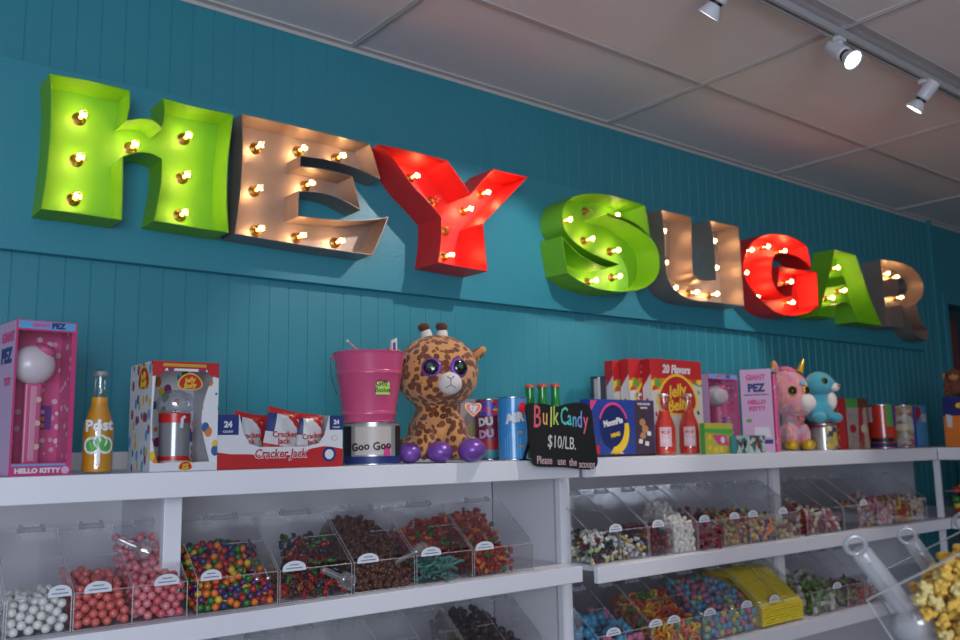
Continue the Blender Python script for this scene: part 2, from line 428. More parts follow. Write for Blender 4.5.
# each outline is given by its rim as seen, and is turned into a real plate of its own size
marquee('lime green marquee letter H, first letter of the sign', [(49.5,73.5,1),(51,98),(49.5,140),(46,175),(41,209,1),(80,214),(122,220.3,1),(123,190),(123.3,157,1),(136.6,153),(150,153.5),(161.8,158.9,1),(160.5,186),(153.8,220.8,1),(190,227),(228.8,232.8,1),(227.2,200),(228.3,160),(233.5,114.5,1),(198,107),(163.1,98.1,1),(164.5,112),(161.8,127.3,1),(153,120),(143,118),(127.3,119.9,1),(130,105),(129.9,90.4,1),(90,80.5)], [],
        .105, m_green, [(78.5,119.5,0),(76,161,0),(73,200,0),(130,148.5,0),(183,139.5,0),(181.5,178.5,0),(179,216,0)])
marquee('bare metal marquee letter E between the green H and the red Y', [(241.2,113.3,1),(242.3,140),(240.5,185),(234.6,234,1),(300,245),(372.6,255.3,1),(381,236),(388.6,216.8,1),(365,219.8),(335,219.5),(298.5,215.5,1),(299.3,191.5,1),(320,193),(340,199),(360.7,210.2,1),(357,192),(352.5,176.2,1),(326,169.5),(300.5,165.8,1),(301,156.3,1),(326,160),(352,167),(380.3,179,1),(375.5,161),(370,143.8,1),(310,129)], [],
        .095, m_steel, [(254.5,149,0),(297,151.8,0),(335.5,159,0),(253.2,191.6,0),(304.4,186.3,0),(254.5,231.4,0),(295.7,238,0),(334,243.4,0)])
marquee('red marquee letter Y, at the end of the first word', [(378.8,144.4,1),(388,153.5),(400,168),(413,186),(426.3,200),(441.3,217.5,1),(441,240),(438,262.5,1),(462,267),(487.5,271.3,1),(485,247),(483.1,223.8,1),(505,201),(527.8,176.9,1),(510,173),(493.1,168.8,1),(482,181),(470.5,194.4,1),(460,178),(447.5,160.6,1),(414,151.5)], [],
        .135, m_red, [(408.8,178.8,0),(479.4,195,0),(461.9,211.3,0),(443,256.9,0)], [(430,202,0),(444.4,231.3,0)])
S_ = lambda pts, s, ox, oy: [(ox+p[0]/s, oy+p[1]/s)+tuple(p[2:]) for p in pts]
marquee('lime green marquee letter S, first letter of the second word', S_([(640,120,1),(575,97),(500,73),(400,52),(300,50),(230,66),(185,97),(163,145),(160,195),(168,250),(200,300),(250,348),(320,393),(400,430),(450,448),(490,461,1),(455,472),(420,477),(370,462),(310,433),(255,400),(205,352),(155,297,1),(170,400),(190,510,1),(250,553),(330,592),(420,614),(530,620),(620,605),(680,570),(715,520),(725,460),(718,400),(700,350),(665,303),(600,252),(520,208),(440,181),(416,171,1),(480,183),(560,212),(620,250),(668,298,1),(655,200)], 5.815, 535, 185), [],
        .12, m_green, [(569,219.4,.045),(583.2,240.9,0),(609,252,0),(616.7,215,.045),(610.7,277.9,0),(586.6,282.2,0)], [(584,211.7,0)], n=3)
marquee('bare metal marquee letter U between the green S and the red G', S_([(85,50,1),(100,150),(106,250),(110,340),(118,405),(150,470),(205,515),(270,538),(350,544),(430,552),(530,568,1),(518,400),(508,260),(500,140,1),(420,124),(345,108,1),(362,190),(374,300),(378,428,1),(330,430),(290,424),(266,404),(254,360),(250,230),(248,90,1),(165,70)], 5.336, 645, 200), [],
        .12, m_steel, [(663.4,231,.045),(665,262.8,.045),(675,287.7,.045),(687.7,293.3,0),(707.8,295.2,0),(714,241.2,.045),(715.8,267.8,.045)], n=3)
marquee('red marquee letter G between the bare metal U and the green A', S_([(460,135,1),(400,94),(330,66),(250,55),(180,66),(120,100),(80,150),(60,210),(54,270),(62,330),(90,385),(130,440),(170,485),(210,520),(255,555),(315,577),(380,582),(445,572),(495,550),(538,515,1),(532,410),(525,300,1),(405,283),(283,262,1),(280,330),(275,394,1),(320,390),(365,385,1),(365,425),(365,458,1),(310,448),(268,410),(240,345),(234,275),(248,210),(282,184),(345,186),(420,215),(490,282,1),(478,205)], 6.4, 735, 225), [],
        .12, m_red, [(751,250,.045),(767.5,246.4,.045),(784.2,251,.045),(746,272.6,.045),(757,297,.045),(790.8,281.6,.045),(792.3,302.3,.045)], n=3)
marquee('lime green marquee letter A, next to last letter of the sign', S_([(200,62,1),(178,180),(145,310),(90,510,1),(190,528,1),(200,480),(215,440,1),(245,424),(280,422),(312,442),(332,485),(345,552,1),(430,566),(520,577,1),(450,420),(395,260),(340,100,1)], 6.74, 805, 240),
        [C((843,276.5),(840.5,285.2),(846.3,285))], .115, m_green, [(837.6,267.7,.045),(843.9,290.4,.045),(832.2,297.6,.045)], n=3)
marquee('bare metal marquee letter R, last letter of the sign', S_([(130,60,1),(190,66),(260,80),(330,110),(380,160),(405,220),(402,280),(385,320),(358,346,1),(380,420),(405,480),(437,508,1),(436,545),(435,580,1),(390,565),(348,528),(310,460),(267,356,1),(273,430),(280,497,1),(222,493),(165,490,1),(160,380),(150,240)], 6.4, 860, 250),
        [S_([(243,182,1),(280,190),(303,225),(300,258),(280,284),(250,287,1)], 6.4, 860, 250)], .105, m_steel, [(887.7,273.4,.045),(896.7,276.9,.045),(901.1,297.3,.045)], n=3)

# ================================================================ TRACK LIGHTS
m_white = mat('white_lamp_enamel', (.62, .62, .68), .35)
m_track = mat('white_track', (.40, .40, .43), .5)
YT, ZT = 1.405, ZC-.034
o = MB()
o.prism([(YT-.017, ZC-.009), (YT-.017, ZT), (YT-.006, ZT), (YT-.006, ZT+.012), (YT+.006, ZT+.012), (YT+.006, ZT), (YT+.017, ZT), (YT+.017, ZC-.009)], .6, 6.2, 'x')
tag(o.build('lighting_track', m_track), 'long white lighting track screwed to the ceiling', 'track')
def track_lamp(x, aim, label, lit_face, energy, tint=(1, .93, .86)):
    t = thing('track_spotlight', label, 'spotlight', (x, YT, ZT))
    b = MB(); b.box(-.022, .022, -.013, .013, -.012, .008); b.lathe([(.011, -.030), (.011, -.012)], 16); b.build('track_adapter', m_white, t, bevel=.002)
    d = (Vector(aim)-Vector((x, YT, ZT-.045))).normalized(); q = d.to_track_quat('Z', 'Y').to_matrix().to_4x4(); Mx = Matrix.Translation((0, 0, -.048)) @ q
    b = MB(); b.lathe([(.010, -.052), (.024, -.050), (.026, -.044), (.026, .018), (.022, .022)], 24); b.xform(Mx); b.build('lamp_housing', m_white, t, smooth=40)
    b = MB(); b.lathe([(.019, .018), (.019, .030)], 24); b.xform(Mx); b.build('neck', m_blk, t, smooth=40)
    b = MB(); b.lathe([(.016, .028), (.024, .042), (.033, .060), (.034, .066), (.030, .0655), (.029, .062)], 28, caps=False); b.xform(Mx); b.build('reflector', m_white, t, smooth=50)
    b = MB(); b.lathe([(.0001, .0615), (.0295, .0625), (.0295, .061), (.0001, .060)], 28); b.xform(Mx)
    b.build('lamp_lens', mat('lit_lamp_lens', (1, .97, .92), emit=7), t)
    l = bpy.data.lights.new('lamp_light', 'SPOT'); l.energy = energy; l.color = tint; l.spot_size = R(72); l.spot_blend = .35; l.shadow_soft_size = .018
    o = bpy.data.objects.new('lamp_light', l); col.objects.link(o); o.parent = t
    o.matrix_local = Matrix.Translation(Vector((0, 0, -.048))+d*.072) @ (-d).to_track_quat('Z', 'Y').to_matrix().to_4x4()
    return t
track_lamp(2.015, (1.85, 2.46, 1.55), 'white track spotlight nearest the camera, cut by the top of the picture', True, SPOT_E)
track_lamp(2.645, (2.2, -.9, .35), 'white track spotlight whose bright face points at the viewer', True, SPOT_E*.6)
track_lamp(3.23, (3.0, 2.3, 1.6), 'white track spotlight farthest along the track, aimed at the wall', True, SPOT_E)
# ================================================================ THINGS ON THE TOP SHELF
c_red, c_navy = (.44, .016, .020), (.012, .03, .16)
def paper(n, c, r=.45, **k): return mat(n, c, r, **k)
p_white = paper('white_card', (.62, .62, .66)); p_pink = paper('pink_card', (.50, .035, .16)); p_lav = paper('lavender_card', (.58, .36, .56))
p_red = paper('red_card', c_red); p_navy = paper('navy_card', c_navy); p_lblue = paper('sky_blue_card', (.10, .32, .60))
p_blue = paper('blue_card', (.015, .055, .33)); p_yel = paper('yellow_card', (.72, .48, .03)); p_green = paper('green_card', (.08, .36, .06))
p_black = paper('black_card', (.012, .012, .015)); p_cream = paper('cream_card', (.62, .55, .38)); p_orange = paper('orange_card', (.70, .20, .03))
p_hot = paper('hot_pink_card', (.62, .05, .22)); p_teal = paper('teal_card', (.05, .30, .33)); p_brown = paper('brown_card', (.13, .05, .02))
p_dpink = paper('dark_pink_card', (.22, .02, .06)); p_gold = mat('gold_print', (.60, .36, .05), .35, metal=.3); p_grey = paper('grey_print', (.3, .3, .33))
m_tin = mat('bare_tin', (.62, .62, .64), .25, metal=1); m_clear = glassy('clear_window', (.97, .97, .98), refl=.03, rough=.05)
m_clearp = glassy('clear_plastic', (.90, .92, .94), refl=.10, rough=.08, haze=.06)
def plate(x0, x1, z0, z1, y=-.0004, t=.0004): return MB().box(x0, x1, y-t, y, z0, z1)
def disc(cx, cz, rx, rz, y=-.0004, t=.0004, n=28, tilt=0):
    ct, s_ = math.cos(tilt), math.sin(tilt)
    return MB().prism([(cx+rx*math.cos(2*math.pi*k/n)*ct-rz*math.sin(2*math.pi*k/n)*s_, cz+rx*math.cos(2*math.pi*k/n)*s_+rz*math.sin(2*math.pi*k/n)*ct) for k in range(n)], y-t, y)
def bean(cx, cz, r, y=-.0004, t=.0004, tilt=0):
    p = []
    for k in range(32):
        a = 2*math.pi*k/32; x = 1.25*math.cos(a); z = .82*math.sin(a)-.28*math.cos(a)**2+.2
        z = z+.25*math.cos(a) if False else z
        p.append((cx+r*(x*math.cos(tilt)-z*math.sin(tilt)), cz+r*(x*math.sin(tilt)+z*math.cos(tilt))))
    return MB().prism(p, y-t, y)
def bean_logo(t, cx, cz, r, y=-.0004, face='front', line1='Jelly', line2='Belly'):
    ms = [(bean(cx, cz, r*1.12, y=0, t=.0003), p_yel), (bean(cx, cz, r, y=-.0003, t=.0003), p_red)]
    for k, (b, mm) in enumerate(ms):
        if face == 'front': b.xform(Matrix.Translation((0, y, 0)))
        else: b.xform(Matrix.Translation((y, 2*cx, 0)) @ Matrix.Rotation(R(-90), 4, 'Z'))
        b.build('logo_edge' if k == 0 else 'logo', mm, t)
    sgn = 1 if face == 'front' else 1
    for s, dz in ((line1, .32), (line2, -.22)):
        text(t, s, cx if face == 'front' else -cx, cz+dz*r*1.15, r*.74, p_yel, y=y-.0011, face=face, bold=.03, tilt=R(8), shear=.2)

# ---- 1. tall pink window box with a giant dispenser (plain stand-in head)
m_pinkprint = cells('pink_liner_print', [(.55,.05,.18), (.62,.09,.25), (.50,.04,.14), (.66,.12,.30)], scale=60, gap=.25, gapc=(.62,.10,.26))
m_pinkpr2 = cells('pink_liner_spots', [(.75,.6,.68), (.7,.4,.5), (.65,.5,.6)], scale=42, gap=.27, gapc=(.66,.09,.26), size=.3)
def dispenser_box(label, x0, y0, wd, dp, ht, rz=0, group=None, front_w=True, headc=(.50,.44,.48)):
    t = thing('toy_box', label, 'boxed toy', (x0, y0, Z1+.0005), rz, group)
    e = .0012; fr = .010; fb = .026; ft = .022
    b = MB(); b.box(0, wd, 0, dp, 0, e); b.box(0, wd, 0, dp, ht-e, ht); b.build('carton', p_pink, t)
    MB().box(0, e, 0, dp, e, ht-e).build('side_panel', p_lav, t)
    MB().box(wd-e, wd, 0, dp, e, ht-e).build('side_panel', m_pinkpr2, t)
    MB().box(e, wd-e, dp*.62, dp*.62+e, e, ht-e).build('back_liner', m_pinkpr2, t)
    b = MB(); b.box(0, fr*.4, -e, 0, fb, ht-ft); b.box(wd-fr, wd, -e, 0, fb, ht-ft); b.box(0, wd, -e, 0, 0, fb); b.box(0, wd, -e, 0, ht-ft, ht)
    b.build('front_frame', p_pink, t)
    MB().box(fr*.4, wd-fr, -e*.6, -e*.3, fb, ht-ft).build('window', m_clear, t)
    plate(.004, wd-.004, ht-.018, ht-.002, y=-e).build('header', p_lblue, t)
    plate(.004, wd-.012, fb-.006, fb-.002, y=-e).build('stripe', p_lblue, t)
    text(t, 'GIANT', wd*.40, ht-.010, .012, p_hot, y=-e-.0006, bold=.05); text(t, 'PEZ', wd*.68, ht-.010, .016, p_navy, y=-e-.0006, bold=.06)
    text(t, 'HELLO KITTY', wd*.45, .010, .0135, p_white, y=-e-.0006, bold=.06, squash=1.1)
    disc(wd*.90, .010, .008, .008, y=-e).build('seal', p_lav, t)
    cx, cy = wd*.42, dp*.32
    b = MB(); b.box(cx-.017, cx+.017, cy-.012, cy+.012, .02, ht*.60); b.build('dispenser_stem', mat('pink_plastic', (.62, .10, .25), .35), t, bevel=.004)
    b = MB(); b.box(cx-.006, cx+.006, cy-.0135, cy-.012, .03, ht*.58); b.build('stem_rib', mat('pale_pink_plastic', (.70, .30, .42), .35), t, bevel=.001)
    for k in range(3): disc(cx+.010, .06+k*.05, .006, .006, y=cy-.0125).build('flower', p_cream, t)
    b = MB(); b.box(cx-.028, cx+.028, cy-.02, cy+.02, .002, .022); b.build('stand_foot', mat('pink_plastic', (.62, .10, .25), .35), t, bevel=.005)
    hz = ht*.60+.040
    b = MB(); b.ell((cx, cy, hz), (.046*wd/.125, .034, .043), 28, 18); b.build('dispenser_head', mat('pale_plastic'+str(headc), headc, .3, coat=.3), t, smooth=80)
    b = MB(); b.ell((cx+.020, cy-.004, hz+.030), (.024, .026, .015), 18, 12, Matrix.Rotation(R(25), 3, 'Y')); b.build('dispenser_cap', mat('pink_plastic', (.62, .10, .25), .35), t, smooth=80)
    b = MB(); b.box(wd*.62, wd*.86, dp*.62-.006, dp*.62-.001, ht*.30, ht*.46); b.build('candy_pack', mat('purple_wrap', (.15, .04, .28), .3), t)
    for k in range(3): MB().box(wd*.64, wd*.74, dp*.62-.008, dp*.62-.006, ht*(.315+.045*k), ht*(.34+.045*k)).build('candy_roll', p_orange if k < 2 else p_lav, t)
    return t
Y1 = 2.045
x0 = wx(8, Y1, 476); x1 = wx(72, Y1, 476); H1 = wz(45, 321, Y1)-Z1
t = dispenser_box('tall pink window box with a giant dispenser, at the left end of the top shelf', x0, Y1, x1-x0, .15, H1, rz=R(5), headc=(.70,.64,.68))
# left side panel writing
text(t, 'GIANT', .050, H1-.035, .028, p_hot, y=-.0008, face='left', bold=.05)
text(t, 'PEZ', .055, H1-.075, .042, p_navy, y=-.0008, face='left', bold=.06)
text(t, 'TOY', .040, H1-.13, .022, p_hot, y=-.0008, face='left', bold=.05)

# ---- 2. bottles
def bottle(label, px, Y, ztop_px, r, glass, liquid, cap, paint, words, fill=.74, group=None, x=None, neck=.37, green=False):
    X = x if x is not None else wx(px, Y); zt = wz(px, ztop_px, Y)-Z1; h = zt
    t = thing('soda_bottle', label, 'bottle', (X, Y, Z1+.0005), 0, group)
    pr = [(r*.86, 0), (r*.98, .004), (r, .010), (r, h*.42), (r*.97, h*.48), (r*.80, h*.56), (r*.58, h*.65), (r*(neck+.07), h*.74), (r*(neck+.01), h*.84), (r*neck, h*.93), (r*(neck+.06), h*.935), (r*(neck+.06), h*.955), (r*.36, h*.96), (r*.36, h*.975)]
    MB().lathe(pr, 32).build('glass', glass, t, smooth=50)
    inn = [(a*.93, max(.003, z)) for a, z in pr if z < h*fill]+[(r*.50, h*fill)]
    inn = sorted(inn, key=lambda q: q[1])
    if liquid: MB().lathe(inn, 32).build('soda', liquid, t, smooth=50)
    b = MB(); n = 42; z0, z1 = h*.955, h
    nq = neck+.10; b.lathe([(r*nq, z0), (r*(nq+.02), z0+.002), (r*(nq-.02), z0+.006), (r*(nq-.05), z1-.001), (r*(nq-.11), z1)], n)
    b.v = [((x_*(1+.05*(i%2)) if z < z0+.004 else x_), (y_*(1+.05*(i%2)) if z < z0+.004 else y_), z) for i, (x_, y_, z) in enumerate(b.v)]
    b.build('cap', cap, t, smooth=30)
    ang = math.atan2(-Y, -X)+.05
    for (s, zf, sz, mm, tl, dx) in words: can_text(t, s, r, h*zf, sz, mm, ang+dx, bold=.04, tilt=tl)
    return t, r, h, ang
m_bglass = glassy('clear_bottle_glass', (.95, .96, .94), refl=.06, rough=.02)
m_gglass = mat('green_bottle_glass', (.01, .20, .03), .08, coat=.6)
m_whitep = mat('white_screen_print', (.70, .70, .72), .4)
m_greenp = mat('green_screen_print', (.08, .35, .06), .4)
t, r, h, a = bottle('glass bottle of orange soda with white lettering and green circles', 98, 2.085, 371.5, .0335, m_bglass, mat('orange_soda', (.62, .27, .008), .25, coat=.5), mat('silver_cap', (.6, .6, .62), .3, metal=.8), m_whitep,
    [('Post', .46, .034, m_whitep, .05, 0), ('FRESH', .13, .010, m_whitep, 1.57, .02)])
for dx, zf, w in ((-.42, .27, .014), (.42, .27, .014), (.10, .31, .011)):
    for rr, mm, nm, ex in ((1.35, m_whitep, 'ring_print', .0), (.95, m_greenp, 'dot_print', .0004)):
        b = MB(); n = 20; vs = [(( r+.0008+ex)*math.cos(a+dx+w*rr*math.cos(k*.314)/r), (r+.0008+ex)*math.sin(a+dx+w*rr*math.cos(k*.314)/r), h*zf+w*rr*math.sin(k*.314)) for k in range(n)]
        vi = [(x_*.985, y_*.985, z_) for x_, y_, z_ in vs]; b.add(vs+vi, [tuple(range(n)), tuple(range(2*n-1, n-1, -1))]+[(k, (k+1)%n, n+(k+1)%n, n+k) for k in range(n)]); b.build(nm, mm, t)
b = MB(); b.arcband(r+.0003, h*.10, h*.52, a-.10, a+.10, t=.0006, seg=6); b.build('stripe_print', m_whitep, t)

# ---- 3. window box with a jelly bean dispenser
m_beans = cells('bean_print', [(.45,.02,.03), (.70,.45,.03), (.03,.10,.30), (.05,.25,.06), (.60,.18,.03), (.25,.03,.15), (.08,.35,.60)], scale=42, gap=.40, gapc=(.66,.66,.70), stretch=(1, 1, .75))
Y3 = 2.045; xa, xb = wx(149, Y3, 473), wx(216, Y3, 471); H3 = wz(160, 361, Y3)-Z1; w3 = xb-xa; d3 = .165
t = thing('toy_box', 'white window box printed with jelly beans, holding a clear bean machine', 'boxed toy', (xa, Y3, Z1+.0005), R(-1))
e = .0012; zb_ = .020; zt_ = H3-.022
hole = [(.018, zb_, 1), (w3-.018, zb_, 1), (w3-.036, H3*.36), (w3-.038, H3*.55), (w3-.026, H3*.75), (w3-.008, zt_, 1), (.008, zt_, 1), (.004, H3*.6), (.003, H3*.4), (.008, H3*.2)]
hl = spline(hole, 4); outer = [(0, 0), (w3, 0), (w3, H3), (0, H3)]
if area2(hl) > 0: hl.reverse()
tri = tessellate_polygon([[Vector((p[0], p[1], 0)) for p in outer], [Vector((p[0], p[1], 0)) for p in hl]]); fl = outer+hl; N = len(fl)
b = MB(); b.add([(p[0], -e, p[1]) for p in fl]+[(p[0], 0, p[1]) for p in fl], [tuple(q) for q in tri]+[tuple(i+N for i in q[::-1]) for q in tri])
b.build('front_panel', m_beans, t)
MB().box(0, e, 0, d3, 0, H3).build('side_panel', m_beans, t); MB().box(w3-e, w3, 0, d3, 0, H3).build('side_panel', p_white, t)
b = MB(); b.box(e, w3-e, 0, d3, 0, e); b.box(e, w3-e, 0, d3, H3-e, H3); b.build('carton', p_red, t)
MB().box(e, w3-e, d3-e, d3, e, H3-e).build('back_liner', m_beans, t)
b = MB(); b.prism([(0, H3), (w3, H3), (w3, H3-.036), (w3-.022, H3-.030), (w3-.030, H3-.016), (.030, H3-.016), (.022, H3-.030), (0, H3-.036)][::-1], -e-.0006, -e); b.build('header', p_red, t)
plate(0, w3, 0, .019, y=-e).build('base_strip', p_white, t)
text(t, 'BEAN MACHINE', w3*.5, H3-.0085, .0085, p_yel, y=-e-.001, bold=.04, squash=1.1) if False else None
MB().box(w3*.15, w3*.80, -e-.0012, -e-.0006, H3-.012, H3-.005).build('gold_line', p_gold, t)
bean_logo(t, w3*.52, .0100, .0115, y=-e-.0006); bean_logo(t, w3*.56, H3-.050, .021, y=-e-.0005)
bean_logo(t, .060, H3-.042, .030, y=-.0004, face='left')
cx, cy = w3*.52, d3*.48
b = MB(); b.lathe([(.040, 0), (.040, .010), (.033, .014), (.033, .022)], 32, (cx, cy, .004)); b.build('machine_base', p_white, t, smooth=40)
b = MB(); b.lathe([(.036, 0), (.036, .010)], 32, (cx, cy, .024)); b.build('machine_ring', mat('red_plastic', (.55, .02, .02), .3), t, smooth=40)
b = MB(); b.lathe([(.035, 0), (.035, .098)], 32, (cx, cy, .034)); b.build('machine_drum', mat('grey_plastic', (.30, .30, .33), .2, metal=.3), t, smooth=40)
b = MB(); b.lathe([(.0365, 0), (.0365, .022)], 32, (cx, cy, .112)); b.build('machine_collar', mat('red_plastic', (.55, .02, .02), .3), t, smooth=40)
b = MB(); b.lathe([(.034, 0), (.043, .012), (.044, .028), (.036, .046), (.018, .055), (.0001, .057)], 32, (cx, cy, .134)); b.build('machine_globe', m_clearp, t, smooth=60)
b = MB(); b.tube([(cx+.004, cy-.037, .100), (cx+.004, cy-.042, .122), (cx+.010, cy-.042, .126)], .004, 10); b.build('machine_chute', p_white, t)

# ---- 4. open display carton of snack bags
Y4 = 2.05; xa, xb = wx(215, Y4, 470), wx(341, Y4, 467); w4 = xb-xa; H4 = wz(216, 415, Y4)-Z1; d4 = .15
t = thing('snack_carton', 'open red and white display carton of snack bags', 'carton', (xa, Y4, Z1+.0005), R(-1))
prof = [(0, 0), (w4, 0), (w4, H4), (w4*.885, H4), (w4*.845, H4*.62), (w4*.80, H4*.46), (w4*.70, H4*.40), (w4*.33, H4*.40), (w4*.25, H4*.46), (w4*.20, H4*.66), (w4*.17, H4), (0, H4)]
MB().prism(prof, -.0015, 0).build('front_panel', p_white, t)
b = MB(); b.prism([(0, 0), (w4, 0), (w4, H4*.34), (w4*.92, H4*.38), (w4*.84, H4*.40), (w4*.74, H4*.36), (w4*.60, H4*.24), (w4*.4, H4*.24), (w4*.25, H4*.27), (w4*.10, H4*.28), (0, H4*.32)], -.0021, -.0015); b.build('red_band', p_red, t)
plate(0, w4*.165, H4*.63, H4, y=-.0015).build('blue_corner', p_navy, t); plate(w4*.888, w4, H4*.72, H4, y=-.0015).build('blue_corner', p_navy, t)
text(t, '24', w4*.085, H4*.82, .020, p_white, y=-.0025, bold=.05); text(t, '24', w4*.945, H4*.87, .016, p_white, y=-.0025, bold=.05)
text(t, 'COUNT', w4*.085, H4*.69, .007, p_white, y=-.0025, bold=.03); text(t, 'COUNT', w4*.945, H4*.77, .006, p_white, y=-.0025, bold=.03)
text(t, 'Cracker Jack', w4*.49, H4*.27, .030, p_white, y=-.0024, bold=.07, shear=.15, squash=.88)
text(t, 'Cracker Jack', w4*.49, H4*.27, .030, p_red, y=-.0034, bold=.015, shear=.15, squash=.88)
disc(w4*.885, H4*.24, .0195, .0195, y=-.0021).build('badge', p_navy, t); disc(w4*.885, H4*.24, .0125, .0125, y=-.0026).build('badge_centre', p_white, t)
MB().prism([(w4*.93+.010*math.cos(k*math.pi/8)*(1 if k % 2 else .8), H4*.56+.0075*math.sin(k*math.pi/8)*(1 if k % 2 else .8)) for k in range(16)], -.0020, -.0015).build('starburst', p_grey, t)
MB().prism([(w4*.93+.0085*math.cos(k*math.pi/8)*(1 if k % 2 else .8), H4*.56+.006*math.sin(k*math.pi/8)*(1 if k % 2 else .8)) for k in range(16)], -.0025, -.0020).build('starburst_centre', p_white, t)
MB().prism([(-.0002, .0), (d4, 0), (d4, H4*1.05), (0, H4)], 0, .0015, 'x').build('side_panel', p_white, t)
MB().prism([(0, H4*.62), (d4, H4*.62), (d4, H4*1.05), (0, H4)], -.0006, 0, 'x').build('blue_corner', p_navy, t)
MB().prism([(0, 0), (d4, 0), (d4, H4*.2), (.02, H4*.24), (0, H4*.29)], -.0006, 0, 'x').build('red_band', p_red, t)
MB().prism([(.03+.022*math.cos(k*.4), H4*.38+.022*math.sin(k*.4)) for k in range(16)], -.0009, -.0006, 'x').build('badge', p_navy, t)
MB().prism([(0, 0), (d4, 0), (d4, H4*1.05), (0, H4)], w4-.0015, w4, 'x').build('side_panel', p_white, t)
MB().box(0, w4, d4-.0015, d4, 0, H4*1.05).build('back_panel', p_red, t)
MB().box(0, w4, 0, d4, 0, .0015).build('bottom_panel', p_red, t)
carton4 = (xa, Y4, w4, H4, d4)
def snack_bag(label, x, y, z, tilt, lean, s=1., group=None):
    t = thing('snack_bag', label, 'snack bag', (x, y, z), 0, group)
    rnd = random.Random(int(x*1000)); w, h = .062*s, .088*s; n, mrow = 30, 36; V = []
    Mx = Matrix.Rotation(lean, 4, 'X') @ Matrix.Rotation(tilt, 4, 'Y')
    def bulge(u, v): return .013*(1-abs(2*u-1)**2.4)*max(0, 1-abs(2*v-1)**4)*(1+.15*math.sin(u*9+v*7))+.0006
    b = MB()
    for sgn in (-1, 1):
        vs = [((u-.5)*w*(1-.04*math.sin(v*math.pi)), sgn*bulge(u, v), v*h) for v in [j/mrow for j in range(mrow+1)] for u in [i/n for i in range(n+1)]]
        b.add(vs, [(j*(n+1)+i, j*(n+1)+i+1, (j+1)*(n+1)+i+1, (j+1)*(n+1)+i) for j in range(mrow) for i in range(n)])
        # printed bands: red lower, white diagonal, blue corner
        base = len(b.f)-n*mrow
        for k in range(n*mrow):
            u, v = (k % n)/n, (k//n)/mrow
            b.mi[base+k] = 1 if (v < .22 or (v > .86)) else (2 if (u < .22 and v > .45) else (1 if v+.5*u > 1.12 and v+.5*u < 1.28 else 0))
    b.xform(Mx); o = b.build('wrapper', [mat('white_foil', (.55, .55, .58), .25, bump=.4, bscale=80), mat('red_foil', (.48, .02, .02), .28, bump=.4, bscale=80), mat('navy_foil', (.012, .03, .15), .28)], t, smooth=70)
    for s_, dz, sz in (('Cracker', .46, .0145), ('Jack', .32, .0145)):
        for mm, bd, off in ((p_red, .02, .0165),):
            me = text_mesh(s_, sz*s, mm, bold=bd); q = bpy.data.objects.new('lettering', me); col.objects.link(q); q.parent = t
            me.transform(Mx @ Matrix.Translation((.004, -off, dz*h)) @ Matrix.Rotation(R(90), 4, 'X') @ Matrix.Rotation(R(14), 4, 'Z'))
    return t
bx = xa
snack_bag('red and white snack bag leaning at the left of the open carton', bx+w4*.25, Y4+.036, Z1+.030, R(12), R(-10), 1.25)
snack_bag('red and white snack bag in the middle of the open carton', bx+w4*.49, Y4+.016, Z1+.026, R(14), R(-10), 1.42)
snack_bag('red and white snack bag at the right of the open carton', bx+w4*.775, Y4+.036, Z1+.026, R(6), R(-10), 1.28)
snack_bag('snack bag behind the others in the open carton', bx+w4*.38, Y4+.095, Z1+.014, R(-4), R(-6), 1.25)

# ---- 5. tin can under the bucket, 6. pink bucket
def can(label, px, Y, top_px, r, body, bands=(), words=(), lid=True, name='candy_tin', cat='can', x=None, z0=None, group=None, rim=m_tin, h=None):
    X = x if x is not None else wx(px, Y); z0 = Z1+.0005 if z0 is None else z0
    h = h or (wz(px, top_px, Y)-z0); t = thing(name, label, cat, (X, Y, z0), 0, group)
    MB().lathe([(r, .003), (r, h-.003)], 40).build('body', body, t, smooth=40)
    b = MB(); b.lathe([(r-.002, 0), (r+.0012, 0), (r+.0016, .0015), (r+.0012, .003), (r-.001, .0032)], 40); b.build('bottom_rim', rim, t, smooth=40)
    b = MB(); b.lathe([(r-.001, h-.0032), (r+.0012, h-.003), (r+.0016, h-.0015), (r+.0012, h), (r-.003, h), (r-.004, h-.003), (.0001, h-.003)], 40); b.build('lid', rim, t, smooth=40)
    ang = math.atan2(-Y, -X)
    for (z_0, z_1, a0, a1, mm, nm) in bands: MB().arcband(r+.0002, z_0*h, z_1*h, ang+a0, ang+a1).build(nm, mm, t, smooth=40)
    for (s, zf, sz, mm, da, tl, bd) in words: can_text(t, s, r+.0007, zf*h, sz, mm, ang+da, bold=bd, tilt=tl)
    return t, X, h
Y5 = 2.125
t5, X5, h5 = can('silver and blue candy tin that the pink bucket stands on', 372, Y5, 423, .077, mat('silver_print', (.42, .40, .40), .3, metal=.5),
    [(.02, .20, -3.14, 3.14, p_navy, 'blue_band'), (.20, .92, -1.45, -.80, p_black, 'dark_panel'), (.20, .92, .95, 1.55, p_black, 'dark_panel'), (.24, .90, -.62, .72, mat('cream_print', (.52, .45, .42), .4), 'label_panel')],
    [('Goo', .42, .029, p_black, -.42, .1, .03), ('Goo', .44, .029, p_black, .36, .1, .03), ('CLUSTERS', .26, .008, p_white, .1, 0, .03)])
MB().arcband(.0780, .20*h5, .44*h5, math.atan2(-Y5, -X5)+.42, math.atan2(-Y5, -X5)+.66).build('pink_mark', p_hot, t5)
zb6 = Z1+.001+h5; hb = wz(368, 353, Y5)-zb6
D5 = math.hypot(X5, Y5)
t = thing('metal_bucket', 'pink metal bucket with a green sticky note, standing on a tin', 'bucket', (wx(369, Y5), Y5, zb6))
m_pk = mat('pink_enamel', (.60, .080, .20), .28, coat=.4)
rt_, rb_ = .0985, .0700
def rr(z): return rb_+(rt_-rb_)*z/hb
pr = [(rb_, 0), (rb_+.0012, .002), (rb_, .005)]
